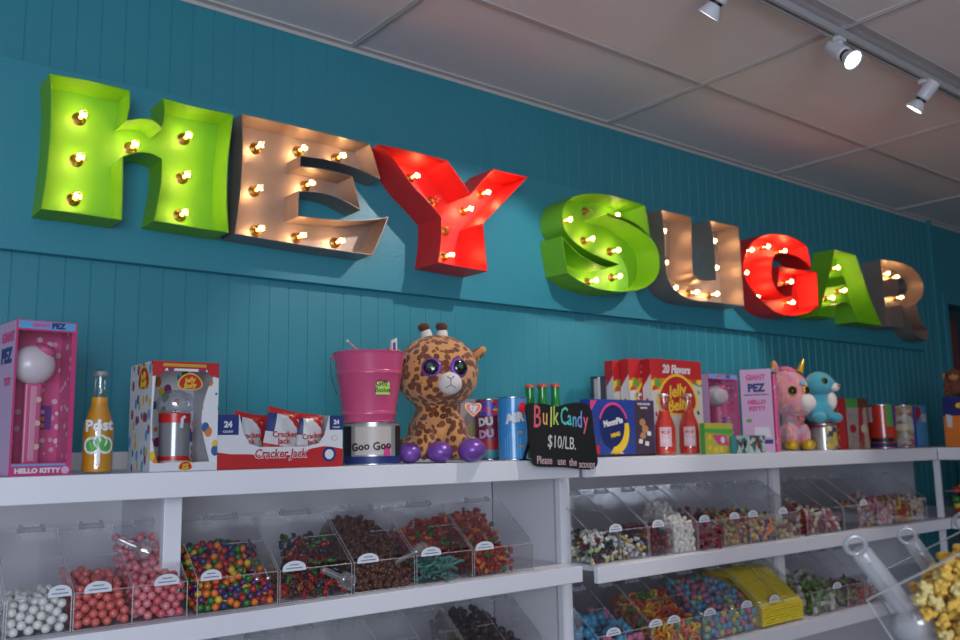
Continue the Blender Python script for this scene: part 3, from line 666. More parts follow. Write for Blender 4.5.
for zc in (.13, .70): pr += [(rr(zc*hb)-.0002, zc*hb-.006), (rr(zc*hb)+.0022, zc*hb-.003), (rr(zc*hb)+.0022, zc*hb+.002), (rr(zc*hb)+.0002, zc*hb+.006)]
pr += [(rr(hb)-.001, hb-.012), (rt_+.001, hb-.004), (rt_+.003, hb-.0015), (rt_+.001, hb), (rt_-.002, hb-.001), (rr(.7*hb)-.002, .7*hb), (rb_-.002, .003), (.0001, .003)]
MB().lathe(pr, 56).build('pail', m_pk, t, smooth=35)
b = MB(); n = 24
hp = [(-rt_-.004+.0, 0, hb-.012)]
a0 = math.atan2(-Y5, -X5)
ax = Vector((math.cos(a0-1.45), math.sin(a0-1.45), 0)); fr_ = Vector((math.cos(a0+.12), math.sin(a0+.12), 0))
pts = []
for k in range(25):
    u = math.pi*k/24; cu = math.cos(u); pts.append(ax*(rt_+.008)*math.copysign(abs(cu)**.45, cu)-fr_*(rt_*.98)*math.sin(u)**1.6+Vector((0, 0, hb-.012-.115*math.sin(u))))
b.tube(pts, .0014, 8); b.build('handle', m_tin, t, smooth=60)
for s_ in (1, -1): MB().ell(ax*(rt_+.001)*s_+Vector((0, 0, hb-.012)), .0055, 12, 8).build('handle_ear', m_pk, t, smooth=60)
zn = wz(387, 389, Y5)-zb6; an = a0+.46
b = MB(); rn = rr(zn)+.0018
b.arcband(rn, zn-.022, zn+.022, an-.245, an+.245, t=.0004, seg=8); b.build('sticky_note', mat('green_note', (.42, .62, .12), .6), t)
can_text(t, 'Gift', rn, zn+.009, .024, p_black, an-.05, bold=0, shear=.2); can_text(t, 'Basket', rn, zn-.009, .018, p_black, an, bold=0, shear=.2)
# things standing in the bucket
tt = thing('lollipop', 'pink lollipop stick with a white tip poking out of the bucket', 'lollipop', (X5, Y5, zb6+.01))
v = Vector((wx(360, Y5), Y5, wz(360, 352, Y5)))-Vector((X5, Y5, zb6+.01)); v2 = Vector((wx(347, Y5), Y5, wz(347, 341, Y5)))-Vector((X5, Y5, zb6+.01))
MB().tube([v*.4+Vector((0.02, 0, 0)), v, v2], .0026, 10).build('stick', mat('pink_stick', (.62, .25, .28), .4), tt, smooth=60)
MB().ell(v2, .0042, 12, 8).build('tip', p_white, tt, smooth=60)
tt = thing('candy_packet', 'small white and purple packet poking out of the pink bucket', 'packet', (wx(392, Y5), Y5-.01, zb6+.06))
hz = wz(392, 338, Y5)-zb6-.06
MB().prism([(-.011, 0), (.011, 0), (.010, hz), (.004, hz-.003), (-.009, hz-.009)], -.004, .004).build('wrapper', p_white, tt, bevel=.001)
MB().prism([(-.006, .02), (.006, .02), (.004, hz-.012), (-.005, hz-.016)], -.0046, -.004).build('picture', mat('purple_wrap', (.15, .04, .28), .3), tt)

# ---- 7. plush toys
def plush_body(t, parts, m, voxel=.0045, name='body', smooth_it=6):
    b = MB()
    for c, r, *rot in parts: b.ell(c, r, 20, 14, rot[0] if rot else None)
    o = b.build(name, m, t)
    md = o.modifiers.new('r', 'REMESH'); md.mode = 'VOXEL'; md.voxel_size = voxel; md.use_smooth_shade = True
    s = o.modifiers.new('s', 'SMOOTH'); s.iterations = smooth_it; s.factor = .6
    bpy.context.view_layer.update(); bake(o); return o
def eye(t, c, d, r, ring, iris=None):
    """big glossy toy eye facing d"""
    q = Vector(d).to_track_quat('Z', 'Y').to_matrix().to_4x4(); Mx = Matrix.Translation(c) @ q
    b = MB(); b.lathe([(r, -.004), (r*1.02, 0), (r*.9, r*.22), (r*.66, r*.34)], 28, caps=False); b.xform(Mx); e_ = b.build('eye', ring, t, smooth=60)
    b = MB(); b.lathe([(r*.82, r*.22), (r*.7, r*.42), (r*.35, r*.52), (.0001, r*.56)], 28, caps=False); b.xform(Mx); b.build('pupil', mat('glossy_black', (.004, .004, .006), .05, coat=1), e_, smooth=60)
    if iris:
        b = MB(); b.lathe([(r*.30, r*.545), (r*.18, r*.565), (.0001, r*.57)], 16, caps=False); b.xform(Mx @ Matrix.Translation((-.1*r, .1*r, .01*r))); b.build('iris', iris, e_, smooth=60)
m_gir = cells('giraffe_plush', [(.17,.040,.010), (.21,.052,.014), (.14,.032,.009)], scale=54, gap=.54, gapc=(.66,.30,.10), rough=.95, bump=1.0, sheen=.25, dist=.010)
m_gir.node_tree.nodes['Principled BSDF'].inputs['Sheen Roughness'].default_value = .5
m_wpl = mat('white_plush', (.68, .62, .60), .9, bump=.8, bscale=300, sheen=.4); m_bpl = mat('brown_plush', (.07, .025, .012), .9, bump=.8, bscale=300, sheen=.3)
m_purp = mat('purple_satin', (.22, .085, .42), .32, metal=.3, bump=.3, bscale=60); m_purpg = mat('purple_glitter', (.28, .10, .62), .25, metal=.4, bump=.6, bscale=900)
Y7 = 2.13; X7 = wx(438, Y7)
t = thing('plush_giraffe', 'big-eyed plush giraffe with purple feet sitting beside the pink bucket', 'plush toy', (X7, Y7, Z1+.0005), R(-31))
ry = lambda a: Matrix.Rotation(R(a), 3, 'Y')
rx = lambda a: Matrix.Rotation(R(a), 3, 'X')
plush_body(t, [((0, 0, .262), (.124, .108, .112)), ((0, -.02, .235), (.100, .095, .075)), ((0, .01, .135), (.070, .062, .075)), ((0, .012, .085), (.090, .078, .080)),
    ((-.045, -.050, .075), (.032, .036, .072), rx(-22)), ((.048, -.050, .075), (.032, .036, .072), rx(-22)), ((-.082, -.02, .045), (.036, .052, .034)), ((.084, -.02, .045), (.036, .052, .034))], m_gir, .005)
for x, y, s_ in ((-.088, -.072, 1), (-.004, -.094, 1.04), (.088, -.078, 1.18)):
    b = MB(); b.ell((x, y, .029*s_), (.036*s_, .044*s_, .029*s_), 20, 14); b.build('foot', m_purp, t, smooth=80)
b = MB(); b.ell((.026, -.110, .222), (.035, .030, .032), 22, 16); mz = b.build('muzzle', m_wpl, t, smooth=80)
b = MB(); b.tube([(.026, -.1425, .232), (.026, -.1430, .216)], .0010, 6); b.tube([(.016, -.140, .240), (.026, -.1428, .232), (.036, -.140, .240)], .0013, 6); b.tube([(.012, -.1385, .208), (.026, -.1428, .216), (.040, -.1385, .208)], .0009, 6); b.build('nose_stitch', mat('grey_thread', (.10, .06, .05), .8), mz)
for x, d in ((-.030, (-.22, -1, .12)), (.078, (.52, -1, .12))):
    dd = Vector(d).normalized(); c = Vector((0, 0, .262))+Vector((dd.x*.118, dd.y*.106, dd.z*.108)); c.z = .268
    eye(t, c, dd, .029, m_purpg, mat('green_iris', (.04, .10, .08), .2))
for x, a in ((-.030, -10), (.016, 6)):
    b = MB(); q = ry(a); b.ell(Vector((x, .0, .372))+q@Vector((0, 0, .0)), (.017, .015, .024), 16, 12, q); h_ = b.build('horn', m_wpl, t, smooth=80)
    b = MB(); b.ell(Vector((x, .0, .372))+q@Vector((-.004, 0, .026)), (.019, .016, .015), 16, 12, q); b.build('horn_tip', m_bpl, h_, smooth=80)
for sx, a in ((-1, -52), (1, 52)):
    q = ry(a); b = MB(); b.ell(Vector((sx*.118, .005, .315)), (.017, .010, .036), 18, 12, q); e_ = b.build('ear', m_gir, t, smooth=80)
    b = MB(); b.ell(Vector((sx*.120, -.003, .316)), (.010, .005, .024), 14, 10, q); b.build('ear_lining', mat('tan_plush', (.45, .20, .08), .9), e_, smooth=80)
hx, hz_, s_ = .092, .150, .021
hp = [(hx+s_*1.0*math.sin(u)**3, hz_+s_*(.81*math.cos(u)-.31*math.cos(2*u)-.125*math.cos(3*u))) for u in [2*math.pi*k/32 for k in range(32)]]
MB().prism(hp, -.112, -.1105).build('tag', mat('red_tag', (.60, .02, .02), .3), t)
hp2 = [(hx+(p[0]-hx)*1.12, hz_+(p[1]-hz_)*1.12) for p in hp]; MB().prism(hp2, -.1105, -.1100).build('tag_edge', p_gold, t)
text(t, 'ty', hx, hz_+.003, .026, p_white, y=-.1128, bold=.06, name='tag_lettering')
MB().tube([(hx-.004, -.110, hz_+.013), (.07, -.075, .172), (.05, -.05, .175)], .0006, 5).build('tag_string', p_white, t)

# ---- 8-10. things to the right of the giraffe
Y8 = 2.325
xa = wx(461, Y8); xb = wx(480, Y8); h = wz(470, 399, Y8)-Z1
t = thing('candy_carton', 'pale grey and pink candy carton half hidden behind the plush giraffe', 'carton', (xa, Y8, Z1+.0005), 0)
b = MB(); b.box(0, xb-xa, 0, .06, 0, h); b.build('carton', mat('pale_print', (.42, .34, .36), .5, var=.35, vscale=30), t, bevel=.001)
plate(0, xb-xa, h-.012, h, y=0).build('header', p_grey, t); disc((xb-xa)*.6, h*.5, .02, .02, y=0).build('picture', mat('mixed_print', (.45, .42, .16), .5, var=.3, vscale=60), t)
m_dub = cells('gum_tin_print', [(.30,.03,.25), (.06,.07,.35), (.60,.35,.05), (.50,.03,.04), (.10,.02,.12)], scale=70, rough=.35)
t, X, h = can('dark candy tin with big white and pink letters behind the sky blue tin', 489, 2.26, 399.5, .042, m_dub,
    [(.03, .16, -3.14, 3.14, p_teal, 'base_band'), (.17, .34, -3.14, 3.14, p_red, 'red_band'), (.36, .72, -3.14, 3.14, paper('maroon_card', (.20, .01, .04)), 'letter_band')],
    [('DU', .62, .034, p_white, -.25, .1, .06), ('DU', .42, .034, p_lav, -.20, .1, .06)])
m_air = mat('sky_blue_print', (.045, .27, .62), .25, coat=.4, var=.12, vscale=12)
t, X, h = can('tall sky blue candy tin with a red balloon on it', 513, 2.135, 397.5, .0465, m_air, [], [('AIR', .66, .038, p_white, .16, .15, .06)])
a = math.atan2(-2.135, -X)
b = MB(); b.ell((.0, 0, 0), (.017, .0035, .018), 20, 14); b.ell((0, 0, -.017), (.005, .003, .008), 12, 8)
b.xform(Matrix.Rotation(a+.72+R(90), 4, 'Z') @ Matrix.Translation((0, -.047, .83*h))); b.build('balloon_print', mat('red_balloon', (.62, .03, .06), .3), t, smooth=60)
for k in range(7):
    a1 = a-.55+k*.17; MB().arcband(.0467, .05*h, (.35+.05*(k % 3))*h, a1, a1+.03, t=.0003, seg=3).build('ray_print', mat('pale_blue_print', (.22, .46, .72), .3), t)
for k in range(2): MB().arcband(.0467, (.20+.22*k)*h, (.23+.22*k)*h, a+.42, a+.72, t=.0003, seg=6).build('line_print', p_orange, t)

# ---- 11. three green bottles, 12. chalkboard sign
for px, Y, lab in ((531, 2.325, 'leftmost'), (543.5, 2.26, 'middle'), (556.5, 2.325, 'rightmost')):
    bottle(lab+' of the three green glass bottles behind the chalkboard sign', px, Y, {531: 385, 543.5: 384, 556.5: 384}[px], .031, m_gglass, None, mat('red_cap', (.55, .05, .03), .35), m_whitep, [], group='green bottles behind the chalkboard sign', neck=.46)
Yg = 1.975
def W2(px, py, Y=Yg): w = atY(px, py, Y); return (w.x, w.z)
out = [W2(*p) for p in ((526, 405), (534, 403.5), (545, 404), (556, 406.5), (566, 404), (578, 402.5), (587, 405), (591, 412), (593, 430), (596, 450), (597, 463), (593, 468.5), (584, 469.5), (566, 467.5), (550, 467), (538, 466.5), (532, 462), (530, 445), (527.5, 425))]
ox, oz = out[0][0], min(p[1] for p in out)
t = thing('chalkboard_sign', 'wavy black chalkboard sign with the bulk candy price', 'sign', (ox, Yg, oz), 0)
cc = spline([(p[0]-ox, p[1]-oz) for p in out], 4)
if area2(cc) < 0: cc.reverse()
MB().prism(cc, -.003, .003).build('board', mat('chalkboard', (.010, .010, .012), .55, bump=.2, bscale=80), t)
wS = out[10][0]-ox; hS = out[3][1]-oz
def chalk(n, c): return mat(n, c, .8, bump=.3, bscale=400)
cw = chalk('white_chalk', (.60, .60, .60))
def at_s(px, py): w = W2(px, py, Yg-.003); return w[0]-ox, w[1]-oz
CH = 1.5
def stext(s, px, py, size, mm, tilt=0, squash=.75, bold=.0):
    x, z = at_s(px, py); text(t, s, x, z, size*CH, mm, y=-.0036, tilt=tilt, bold=bold, squash=squash)
for s_, px, py, sz, c in (('B', 537, 417.5, .064, (.65,.10,.14)), ('u', 545, 417, .050, (.68,.42,.10)), ('l', 551, 418, .058, (.66,.62,.12)), ('k', 555.5, 416.5, .054, (.40,.62,.12)),
                          ('C', 564, 417, .052, (.08,.52,.42)), ('a', 569.5, 418.5, .044, (.10,.55,.60)), ('n', 574.5, 420, .044, (.12,.45,.62)), ('d', 579.5, 420, .050, (.20,.30,.68)), ('y', 585.5, 421, .050, (.68,.14,.22))):
    stext(s_, px, py, sz, chalk('chalk_%s' % s_, c), squash=.62, tilt=R(-3), bold=.006)
stext('$10/LB.', 562, 443, .036, cw, tilt=R(-5), squash=.72)
for s_, px, py in (('Please', 544.5, 460.5), ('use', 561.5, 461.5), ('the', 573, 462.5), ('scoops', 587, 464.5)): stext(s_, px, py, .0225, chalk('pale_pink_chalk', (.62, .42, .45)), squash=.74, tilt=R(-2), bold=.004)
MB().box(.03, .06, .003, .07, -.0+(Z1-oz)+.0005, (Z1-oz)+.004).build('easel_foot', p_black, t)
MB().prism([(.0031, hS*.8), (.0031, hS*.9), (.07, Z1-oz+.001), (.066, Z1-oz+.001)], .04, .05, 'x').build('easel_leg', p_black, t)

# ---- 13. moon pie box, 14. jar, 15. three tall boxes
def box_thing(label, px0, px1, base, top, Y, dp, mats, name='candy_box', rz=0, group=None, cat='box'):
    xa, xb = wx(px0, Y, base), wx(px1, Y, base); h = wz(px0+2, top, Y)-Z1-.0005; w = xb-xa
    t = thing(name, label, cat, (xa, Y, Z1+.0005), rz, group); mf, ms, mt = mats; e = .001
    MB().box(0, w, 0, e, 0, h-e).build('front_panel', mf, t); MB().box(0, w, dp-e, dp, 0, h-e).build('back_panel', mf, t)
    MB().box(0, e, e, dp-e, 0, h-e).build('side_panel', ms, t); MB().box(w-e, w, e, dp-e, 0, h-e).build('side_panel', ms, t)
    MB().box(0, w, 0, dp, h-e, h).build('lid_flap', mt, t); MB().box(e, w-e, e, dp-e, .0002, e).build('bottom_panel', mf, t)
    return t, w, h
t, w, h = box_thing('dark blue snack box with a yellow crescent moon', 592, 656, 457.5, 399, 2.14, .05, (mat('night_blue_print', (.02, .05, .26), .35, var=.25, vscale=12), p_blue, p_blue))
disc(w*.34, h*.52, w*.21, h*.40, y=0).build('logo_disc', mat('night_sky_print', (.010, .02, .11), .35), t)
ring = [(w*.34+w*.23*math.cos(u), h*.52+h*.43*math.sin(u)) for u in [R(20+i*7) for i in range(21)]]+[(w*.34+w*.205*math.cos(u), h*.52+h*.385*math.sin(u)) for u in [R(160-i*7) for i in range(21)]]
MB().prism(ring, -.0012, -.0008).build('logo_arc', p_hot, t)
cre = [(w*.36+w*.22*math.cos(u), h*.46+h*.42*math.sin(u)) for u in [R(-110+i*8) for i in range(17)]]+[(w*.32+w*.19*math.cos(u), h*.55+h*.38*math.sin(u)) for u in [R(5-i*7) for i in range(14)]]
MB().prism(cre, -.0016, -.0012).build('crescent_moon', p_yel, t)
text(t, 'MoonPie', w*.33, h*.60, .030, p_white, y=-.0024, tilt=R(10), bold=.05, squash=.9); text(t, 'MINIS', w*.36, h*.38, .019, p_yel, y=-.0024, tilt=R(12), bold=.05)
plate(w*.68, w*.985, .004, h*.98, y=0).build('picture_panel', mat('cocoa_print', (.05, .03, .05), .4, var=.4, vscale=20), t)
text(t, 'CHOCOLATE', w*.83, h*.93, .011, p_white, y=-.0012, bold=.03); text(t, 'MINI PIES', w*.83, h*.86, .009, p_white, y=-.0012, bold=.03)
for x_, z_, r_ in ((.80, .60, .016), (.84, .48, .017), (.80, .36, .015)): disc(w*x_, h*z_, r_, r_*.8, y=-.0006).build('pie_picture', paper('biscuit_print', (.40, .20, .09)), t)
for x_, z_ in ((.76, .26), (.86, .22), (.90, .40)): MB().prism([(w*x_-.011, h*z_-.006), (w*x_+.009, h*z_-.009), (w*x_+.011, h*z_+.006), (w*x_-.008, h*z_+.009)], -.0012, -.0008).build('marshmallow_picture', p_white, t)
for x_, z_ in ((.06, .33), (.14, .25), (.60, .44), (.62, .26), (.05, .62)): disc(w*x_, h*z_, .007, .006, y=0).build('cookie_picture', p_brown, t)
plate(w*.015, w*.12, .010, h*.20, y=0).build('red_flash', p_red, t)
plate(0, w, 0, .007, y=-.0004).build('base_line', p_black, t); text(t, 'One Dozen Snacks', w*.38, .012, .0085, p_white, y=-.0012)
MB().prism([(0, h*.98), (w*.10, h*.98), (0, h*.78)], -.0008, 0).build('corner_flash', p_hot, t)
# open lid of the same box lies behind: stack of jars
t, X, h = can('small dark jar standing behind the dark blue snack box', 600.5, 2.33, 377, .030, mat('dark_jar', (.03, .035, .05), .15, coat=.5), [(.55, .97, -.6, .2, p_grey, 'label_panel')], name='candy_jar', cat='jar', rim=mat('black_lid', (.02, .02, .02), .3))
t, X, h = can('small dark jar with a yellow neck band, right one behind the snack box', 609, 2.40, 378, .028, mat('dark_jar2', (.05, .035, .035), .15, coat=.5), [(.30, .50, -3.1, 3.1, p_yel, 'neck_band')], name='candy_jar', cat='jar', rim=mat('black_lid', (.02, .02, .02), .3))
flav = mat('flavour_print', (.55, .50, .46), .35, var=.12, vscale=12)
for px0, px1, Y, lab, top in ((653.5, 705, 2.215, 'nearest of the three tall red-topped jelly bean boxes', 359), (631.3, 655, 2.262, 'middle one of the three tall red-topped jelly bean boxes', 359), (615.4, 636, 2.31, 'farthest left of the three tall red-topped jelly bean boxes', 361)):
    xa = wx(px0, Y); w = wx(704.5, 2.215)-wx(653.5, 2.215); h = wz(px0+4, top, Y)-Z1; dp = .042
    t = thing('candy_box', lab, 'box', (xa, Y, Z1+.0005), 0, 'tall jelly bean boxes'); e = .001
    MB().box(0, w, 0, e, 0, h).build('front_panel', flav, t); MB().box(0, w, dp-e, dp, 0, h).build('back_panel', p_white, t)
    MB().box(-.0002, e, 0, dp, 0, h).build('side_panel', p_white, t); MB().box(w-e, w, e, dp-e, 0, h).build('side_panel', p_white, t); MB().box(0, w, 0, dp, h-e, h).build('lid_flap', p_red, t)
    plate(0, w, h*.80, h, y=0).build('header', p_red, t); MB().prism([(0, h), (0, h*.84), (dp, h*.70), (dp, h)], -.0006, -.0002, 'x').build('side_header', p_red, t)
    text(t, '20 Flavors', w*.5, h*.895, .044, p_white, y=-.0012, bold=.04, shear=.15, squash=.9)
    MB().prism([(0, h*.80), (w, h*.80), (w, h*.72), (w*.75, h*.76), (w*.4, h*.73), (0, h*.66)], -.0006, 0).build('bean_border', cells('bean_border_print', [(.50,.05,.02), (.7,.5,.05), (.1,.3,.05), (.6,.2,.02)], scale=45), t)
    bean_logo(t, w*.50, h*.58, w*.285, y=-.0006)
    rnd = random.Random(5)
    for k in range(14):
        x_, z_ = [(.08,.42),(.93,.66),(.90,.44),(.95,.30),(.07,.22),(.2,.12),(.35,.20),(.5,.10),(.65,.18),(.8,.12),(.92,.16),(.3,.30),(.7,.28),(.12,.56)][k]
        disc(w*x_, h*z_, .010, .0065, y=0, tilt=rnd.uniform(0, 3), n=14).build('bean_picture', [p_red, p_green, p_black, p_orange, p_yel, p_brown][k % 6], t)
    b = MB(); b.prism([(dp*.5+.010*math.cos(u), h*.52+.024*math.sin(u)) for u in [k*.35 for k in range(18)]], -.0008, -.0002, 'x'); b.build('side_logo', p_red, t)
# ---- 16. red soda bottles (a third one behind)
m_rsoda = mat('red_soda', (.62, .035, .018), .22, coat=.5)
m_rlab = mat('pink_white_print', (.60, .42, .46), .4, var=.5, vscale=50)
for px, Y, tp, lab in ((665.5, 2.13, 394, 'left of the two red soda bottles in front of the tall boxes'), (689.5, 2.13, 394, 'right of the two red soda bottles in front of the tall boxes')):
    t, r, h, a = bottle(lab, px, Y, tp, .039, m_bglass, m_rsoda, mat('silver_cap', (.6, .6, .62), .3, metal=.8), m_whitep, [('POP', .36, .016, m_rsoda, 0, 0)], fill=.72, group='red soda bottles')
    MB().arcband(r+.0003, h*.14, h*.45, a-.55, a+.55, t=.0004, seg=12).build('label', m_rlab, t)
bottle('clear bottle neck behind the dark blue snack box', 641, 2.226, 393, .024, m_bglass, None, mat('silver_cap', (.6, .6, .62), .3, metal=.8), m_whitep, [])

# ---- 17. small yellow-green candy box with window
t, w, h = box_thing('small yellow and green candy box with round sweets on it', 706, 736, 455, 423, 2.06, .022, (mat('lime_print', (.42, .42, .06), .4, var=.2, vscale=20), p_green, p_yel), rz=R(3))
MB().prism([(w*.0, h*.70), (w, h*.62), (w, h*.80), (0, h*.82)], -.0005, 0).build('green_stripe', p_green, t)
MB().prism([(w*.25, h*.62), (w*.75, h*.60), (w*.85, h*.25), (w*.45, h*.30)], -.0006, 0).build('picture', p_hot, t); disc(w*.62, h*.45, .014, .012, y=-.0006).build('white_sweet', p_white, t)
for x_, z_ in ((.15, .22), (.36, .14), (.15, .55), (.55, .16)): disc(w*x_, h*z_, .012, .011, y=-.0006).build('yellow_sweet', p_yel, t)
# ---- 18/19. two more dispenser boxes
xa = wx(711, 2.20); dispenser_box('smaller pink window box with a dispenser, behind the yellow-green candy box', xa, 2.20, wx(740.5, 2.20)-xa, .08, wz(715, 374, 2.20)-Z1, headc=(.42,.36,.40))
Y19 = 2.19; xa = wx(743.5, Y19); h = wz(745, 370.5, Y19)-Z1; w = .122; dp = .13
t = thing('toy_box', 'tall lavender toy box with pink and navy lettering, left of the unicorn', 'boxed toy', (xa, Y19, Z1+.0005), R(-62))
MB().box(0, w, 0, .0012, 0, h).build('front_panel', p_lav, t); MB().box(0, .0012, .0012, dp, 0, h).build('side_panel', p_lav, t)
MB().box(w, w+.0012, 0, dp, 0, h*.96).build('window_side', m_clear, t); MB().box(w-.002, w-.0005, .002, dp, 0, h*.96).build('back_liner', m_pinkpr2, t)
MB().box(w+.0014, w+.012, .02, dp, 0, h*.94).build('wrap_side', m_pinkpr2, t, bevel=.004)
MB().box(0, w+.012, .002, dp, h*.96, h).build('lid_flap', p_grey, t)
text(t, 'GIANT', w*.5, h*.90, .030, p_hot, bold=.03, squash=.85); text(t, 'PEZ', w*.5, h*.77, .044, p_navy, bold=.05, squash=.9)
MB().box(w*.1, w*.9, -.0008, 0, h*.685, h*.695).build('line_print', p_navy, t)
text(t, 'HELLO', w*.5, h*.60, .023, p_hot, bold=.05); text(t, 'KITTY', w*.5, h*.52, .023, p_hot, bold=.05)
disc(w*.22, h*.38, .012, .008, y=0).build('green_flash', p_green, t)
MB().prism([(w*.35, h*.18), (w*.9, h*.18), (w*.85, h*.30), (w*.4, h*.30)], -.0006, 0).build('white_patch', p_white, t); plate(w*.35, w*.95, h*.10, h*.15, y=0).build('blue_patch', p_navy, t)
# small box in front
t, w, h = box_thing('small pale teal box of printed figures in front of the lavender toy box', 737.5, 766, 453.5, 435.5, 2.035, .03, (cells('figure_print', [(.30,.45,.42), (.05,.12,.14), (.45,.50,.46), (.10,.04,.03)], scale=60), p_teal, p_teal))
disc(w*.28, h*.5, .010, .014, y=0).build('picture', p_black, t); disc(w*.75, h*.5, .010, .016, y=0).build('picture', p_brown, t)

# ---- 20. unicorn plush, 21/22. teal seal plush on a can
m_uni = cells('unicorn_plush', [(.66,.22,.27), (.68,.28,.26), (.58,.18,.28), (.70,.36,.28), (.66,.22,.27), (.62,.24,.32), (.36,.34,.46)], scale=55, rough=.9, bump=.6, sheen=.4)
m_goldf = mat('gold_satin', (.62, .38, .03), .28, metal=.5); m_unid = mat('coral_plush', (.62, .18, .16), .9, bump=.6, bscale=300)
Yu = 2.26; Xu = wx(792, Yu)
t = thing('plush_unicorn', 'pink patchwork plush unicorn with a gold horn and gold feet', 'plush toy', (Xu, Yu, Z1+.0005), R(-40)); t.scale = (.9, .9, 1)
plush_body(t, [((0, 0, .255), (.098, .090, .108)), ((.035, -.035, .205), (.070, .065, .06)), ((.012, .01, .12), (.055, .05, .08)), ((.01, .01, .075), (.068, .062, .065)), ((-.02, -.045, .06), (.027, .03, .06)), ((.05, -.045, .06), (.027, .03, .06))], m_uni, .006)
for x in (-.022, .058): b = MB(); b.ell((x, -.060, .025), (.034, .040, .0255), 18, 12); b.build('foot', m_goldf, t, smooth=80)
b = MB(); b.ell((.060, -.085, .208), (.040, .036, .038), 18, 14); b.build('muzzle', m_wpl, t, smooth=80)
for d, c in (((-.15, -1, .0), None), ((.75, -1, .0), None)):
    dd = Vector(d).normalized(); c = Vector((0.005, 0, .262))+Vector((dd.x*.095, dd.y*.088, 0)); eye(t, c, dd, .024, m_goldf)
b = MB(); b.lathe([(.019, 0), (.0165, .012), (.014, .026), (.011, .040), (.006, .056), (.0001, .068)], 16); b.xform(Matrix.Translation((.045, -.045, .345)) @ Matrix.Rotation(R(22), 4, 'Y')); b.build('horn', m_goldf, t, smooth=60)
b = MB(); b.ell((-.06, 0, .365), (.020, .012, .040), 16, 12, ry(-12)); b.build('ear', m_goldf, t, smooth=80)
b = MB(); b.ell((-.057, -.008, .367), (.012, .008, .030), 16, 12, ry(-12)); b.build('ear_lining', mat('pink_plush', (.62, .16, .24), .9), t, smooth=80)
b = MB(); b.ell((-.01, 0, .362), (.035, .03, .014), 16, 12); b.ell((.01, -.02, .350), (.03, .03, .014), 16, 12); b.build('forelock', mat('pink_plush', (.62, .16, .24), .9), t, smooth=80)
b = MB(); b.ell((.045, -.080, .295), (.016, .006, .011), 14, 10, Matrix.Rotation(R(25), 3, 'Z')); b.build('patch', mat('sky_plush', (.12, .42, .62), .9), t, smooth=80)
b = MB(); b.ell((.035, -.06, .14), (.018, .016, .013), 12, 10); b.build('bow', m_unid, t, smooth=80)
Ys = 2.17
t, Xs, hs_ = can('silver candy can with a printed label under the teal plush seal', 823.5, Ys, 424, .058, mat('tin_print', (.40, .40, .40), .25, metal=.6),
    [(.05, .92, .15, 1.5, cells('label_print', [(.30,.25,.12), (.04,.05,.08), (.5,.48,.42), (.45,.32,.05)], scale=55), 'label_panel'), (.86, .96, -3.1, 3.1, paper('maroon_card', (.20, .01, .04)), 'top_band')])
m_seal = mat('teal_plush', (.045, .30, .40), .9, bump=.9, bscale=250, sheen=.5, var=.25, vscale=40)
zs = Z1+.001+hs_; S2 = (wz(822, 372, Ys)-zs)/.20
t = thing('plush_seal', 'teal plush seal pup with a white chest, sitting on a can', 'plush toy', (Xs, Ys, zs), R(-18))
t.scale = (S2,)*3
plush_body(t, [((-.004, 0, .150), (.054, .052, .050)), ((.018, -.02, .145), (.035, .035, .030)), ((-.002, .005, .10), (.040, .038, .05)), ((-.004, .01, .05), (.056, .052, .052)), ((-.04, -.03, .022), (.024, .030, .020)), ((.038, -.03, .022), (.024, .030, .020))], m_seal, .004)
b = MB(); b.ell((.030, -.044, .138), (.022, .018, .017), 16, 12); b.ell((.026, -.030, .088), (.020, .018, .036), 16, 12); b.build('white_chest', m_wpl, t, smooth=80)
b = MB(); b.ell((.036, -.062, .144), (.007, .005, .005), 12, 8); b.build('nose', mat('rose_nose', (.60, .12, .12), .4), t, smooth=80)
for dd in (Vector((-.25, -1, .1)).normalized(), Vector((.85, -.6, .1)).normalized()): eye(t, Vector((-.004, 0, .158))+Vector((dd.x*.052, dd.y*.050, dd.z*.03)), dd, .0125, mat('olive_eye', (.12, .20, .03), .2))

# ---- 24-27. boxes and tins at the end of the shelf
r_stripe = cells('stripe_print', [(.42,.04,.04), (.50,.36,.30), (.36,.30,.16), (.30,.02,.03), (.45,.42,.40)], scale=40, stretch=(1, 1, .12))
t, w, h = box_thing('red candy box standing right of the seal, its yellow-printed side showing', 841, 848, 448, 398, 2.17, .12, (mat('bright_red_print', (.50, .02, .03), .3), cells('side_print', [(.45,.02,.02), (.45,.25,.03), (.40,.02,.02)], scale=40), p_red))
for i, (p0, p1, lab) in enumerate(((849, 860, 'pale striped candy box, next to the bright red one'), (860.5, 870.5, 'reddish striped candy box with a green top, leaning on the pale one'))):
    t, w, h = box_thing(lab, p0, p1, 447.5, 398.5, 2.175+.004*i, .10, (r_stripe if i else mat('rosy_print', (.42, .33, .30), .4, var=.5, vscale=30), p_red, p_green))
    plate(0, w, h*.82, h, y=0).build('header', p_green if not i else p_brown, t)
    disc(w*.5, h*.4, w*.3, .02, y=0).build('picture', p_red if not i else p_cream, t)
t, X, h = can('wide red candy tin with a white patch, left of the pale tin', 883, 2.19, 405, .062, mat('glossy_red_print', (.55, .035, .02), .22, coat=.5), [(.03, .12, -3.1, 3.1, p_navy, 'base_band'), (.60, .95, -1.2, -.72, p_white, 'white_flash'), (.5, .98, .35, .9, p_green, 'green_flash'), (.5, .98, .9, 1.5, mat('purple_wrap', (.15, .04, .28), .3), 'purple_flash'), (.14, .24, -.9, .9, p_black, 'black_band')])  # black band low on the body, white patch near the rim
m_face = cells('pale_tin_print', [(.45,.40,.36), (.42,.28,.10), (.5,.48,.46), (.40,.12,.12)], scale=45)
t, X, h = can('pale candy tin between the red tin and the blue carton', 905, 2.27, 405.5, .058, m_face, [(.40, .55, -3.1, 3.1, p_cream, 'band')])
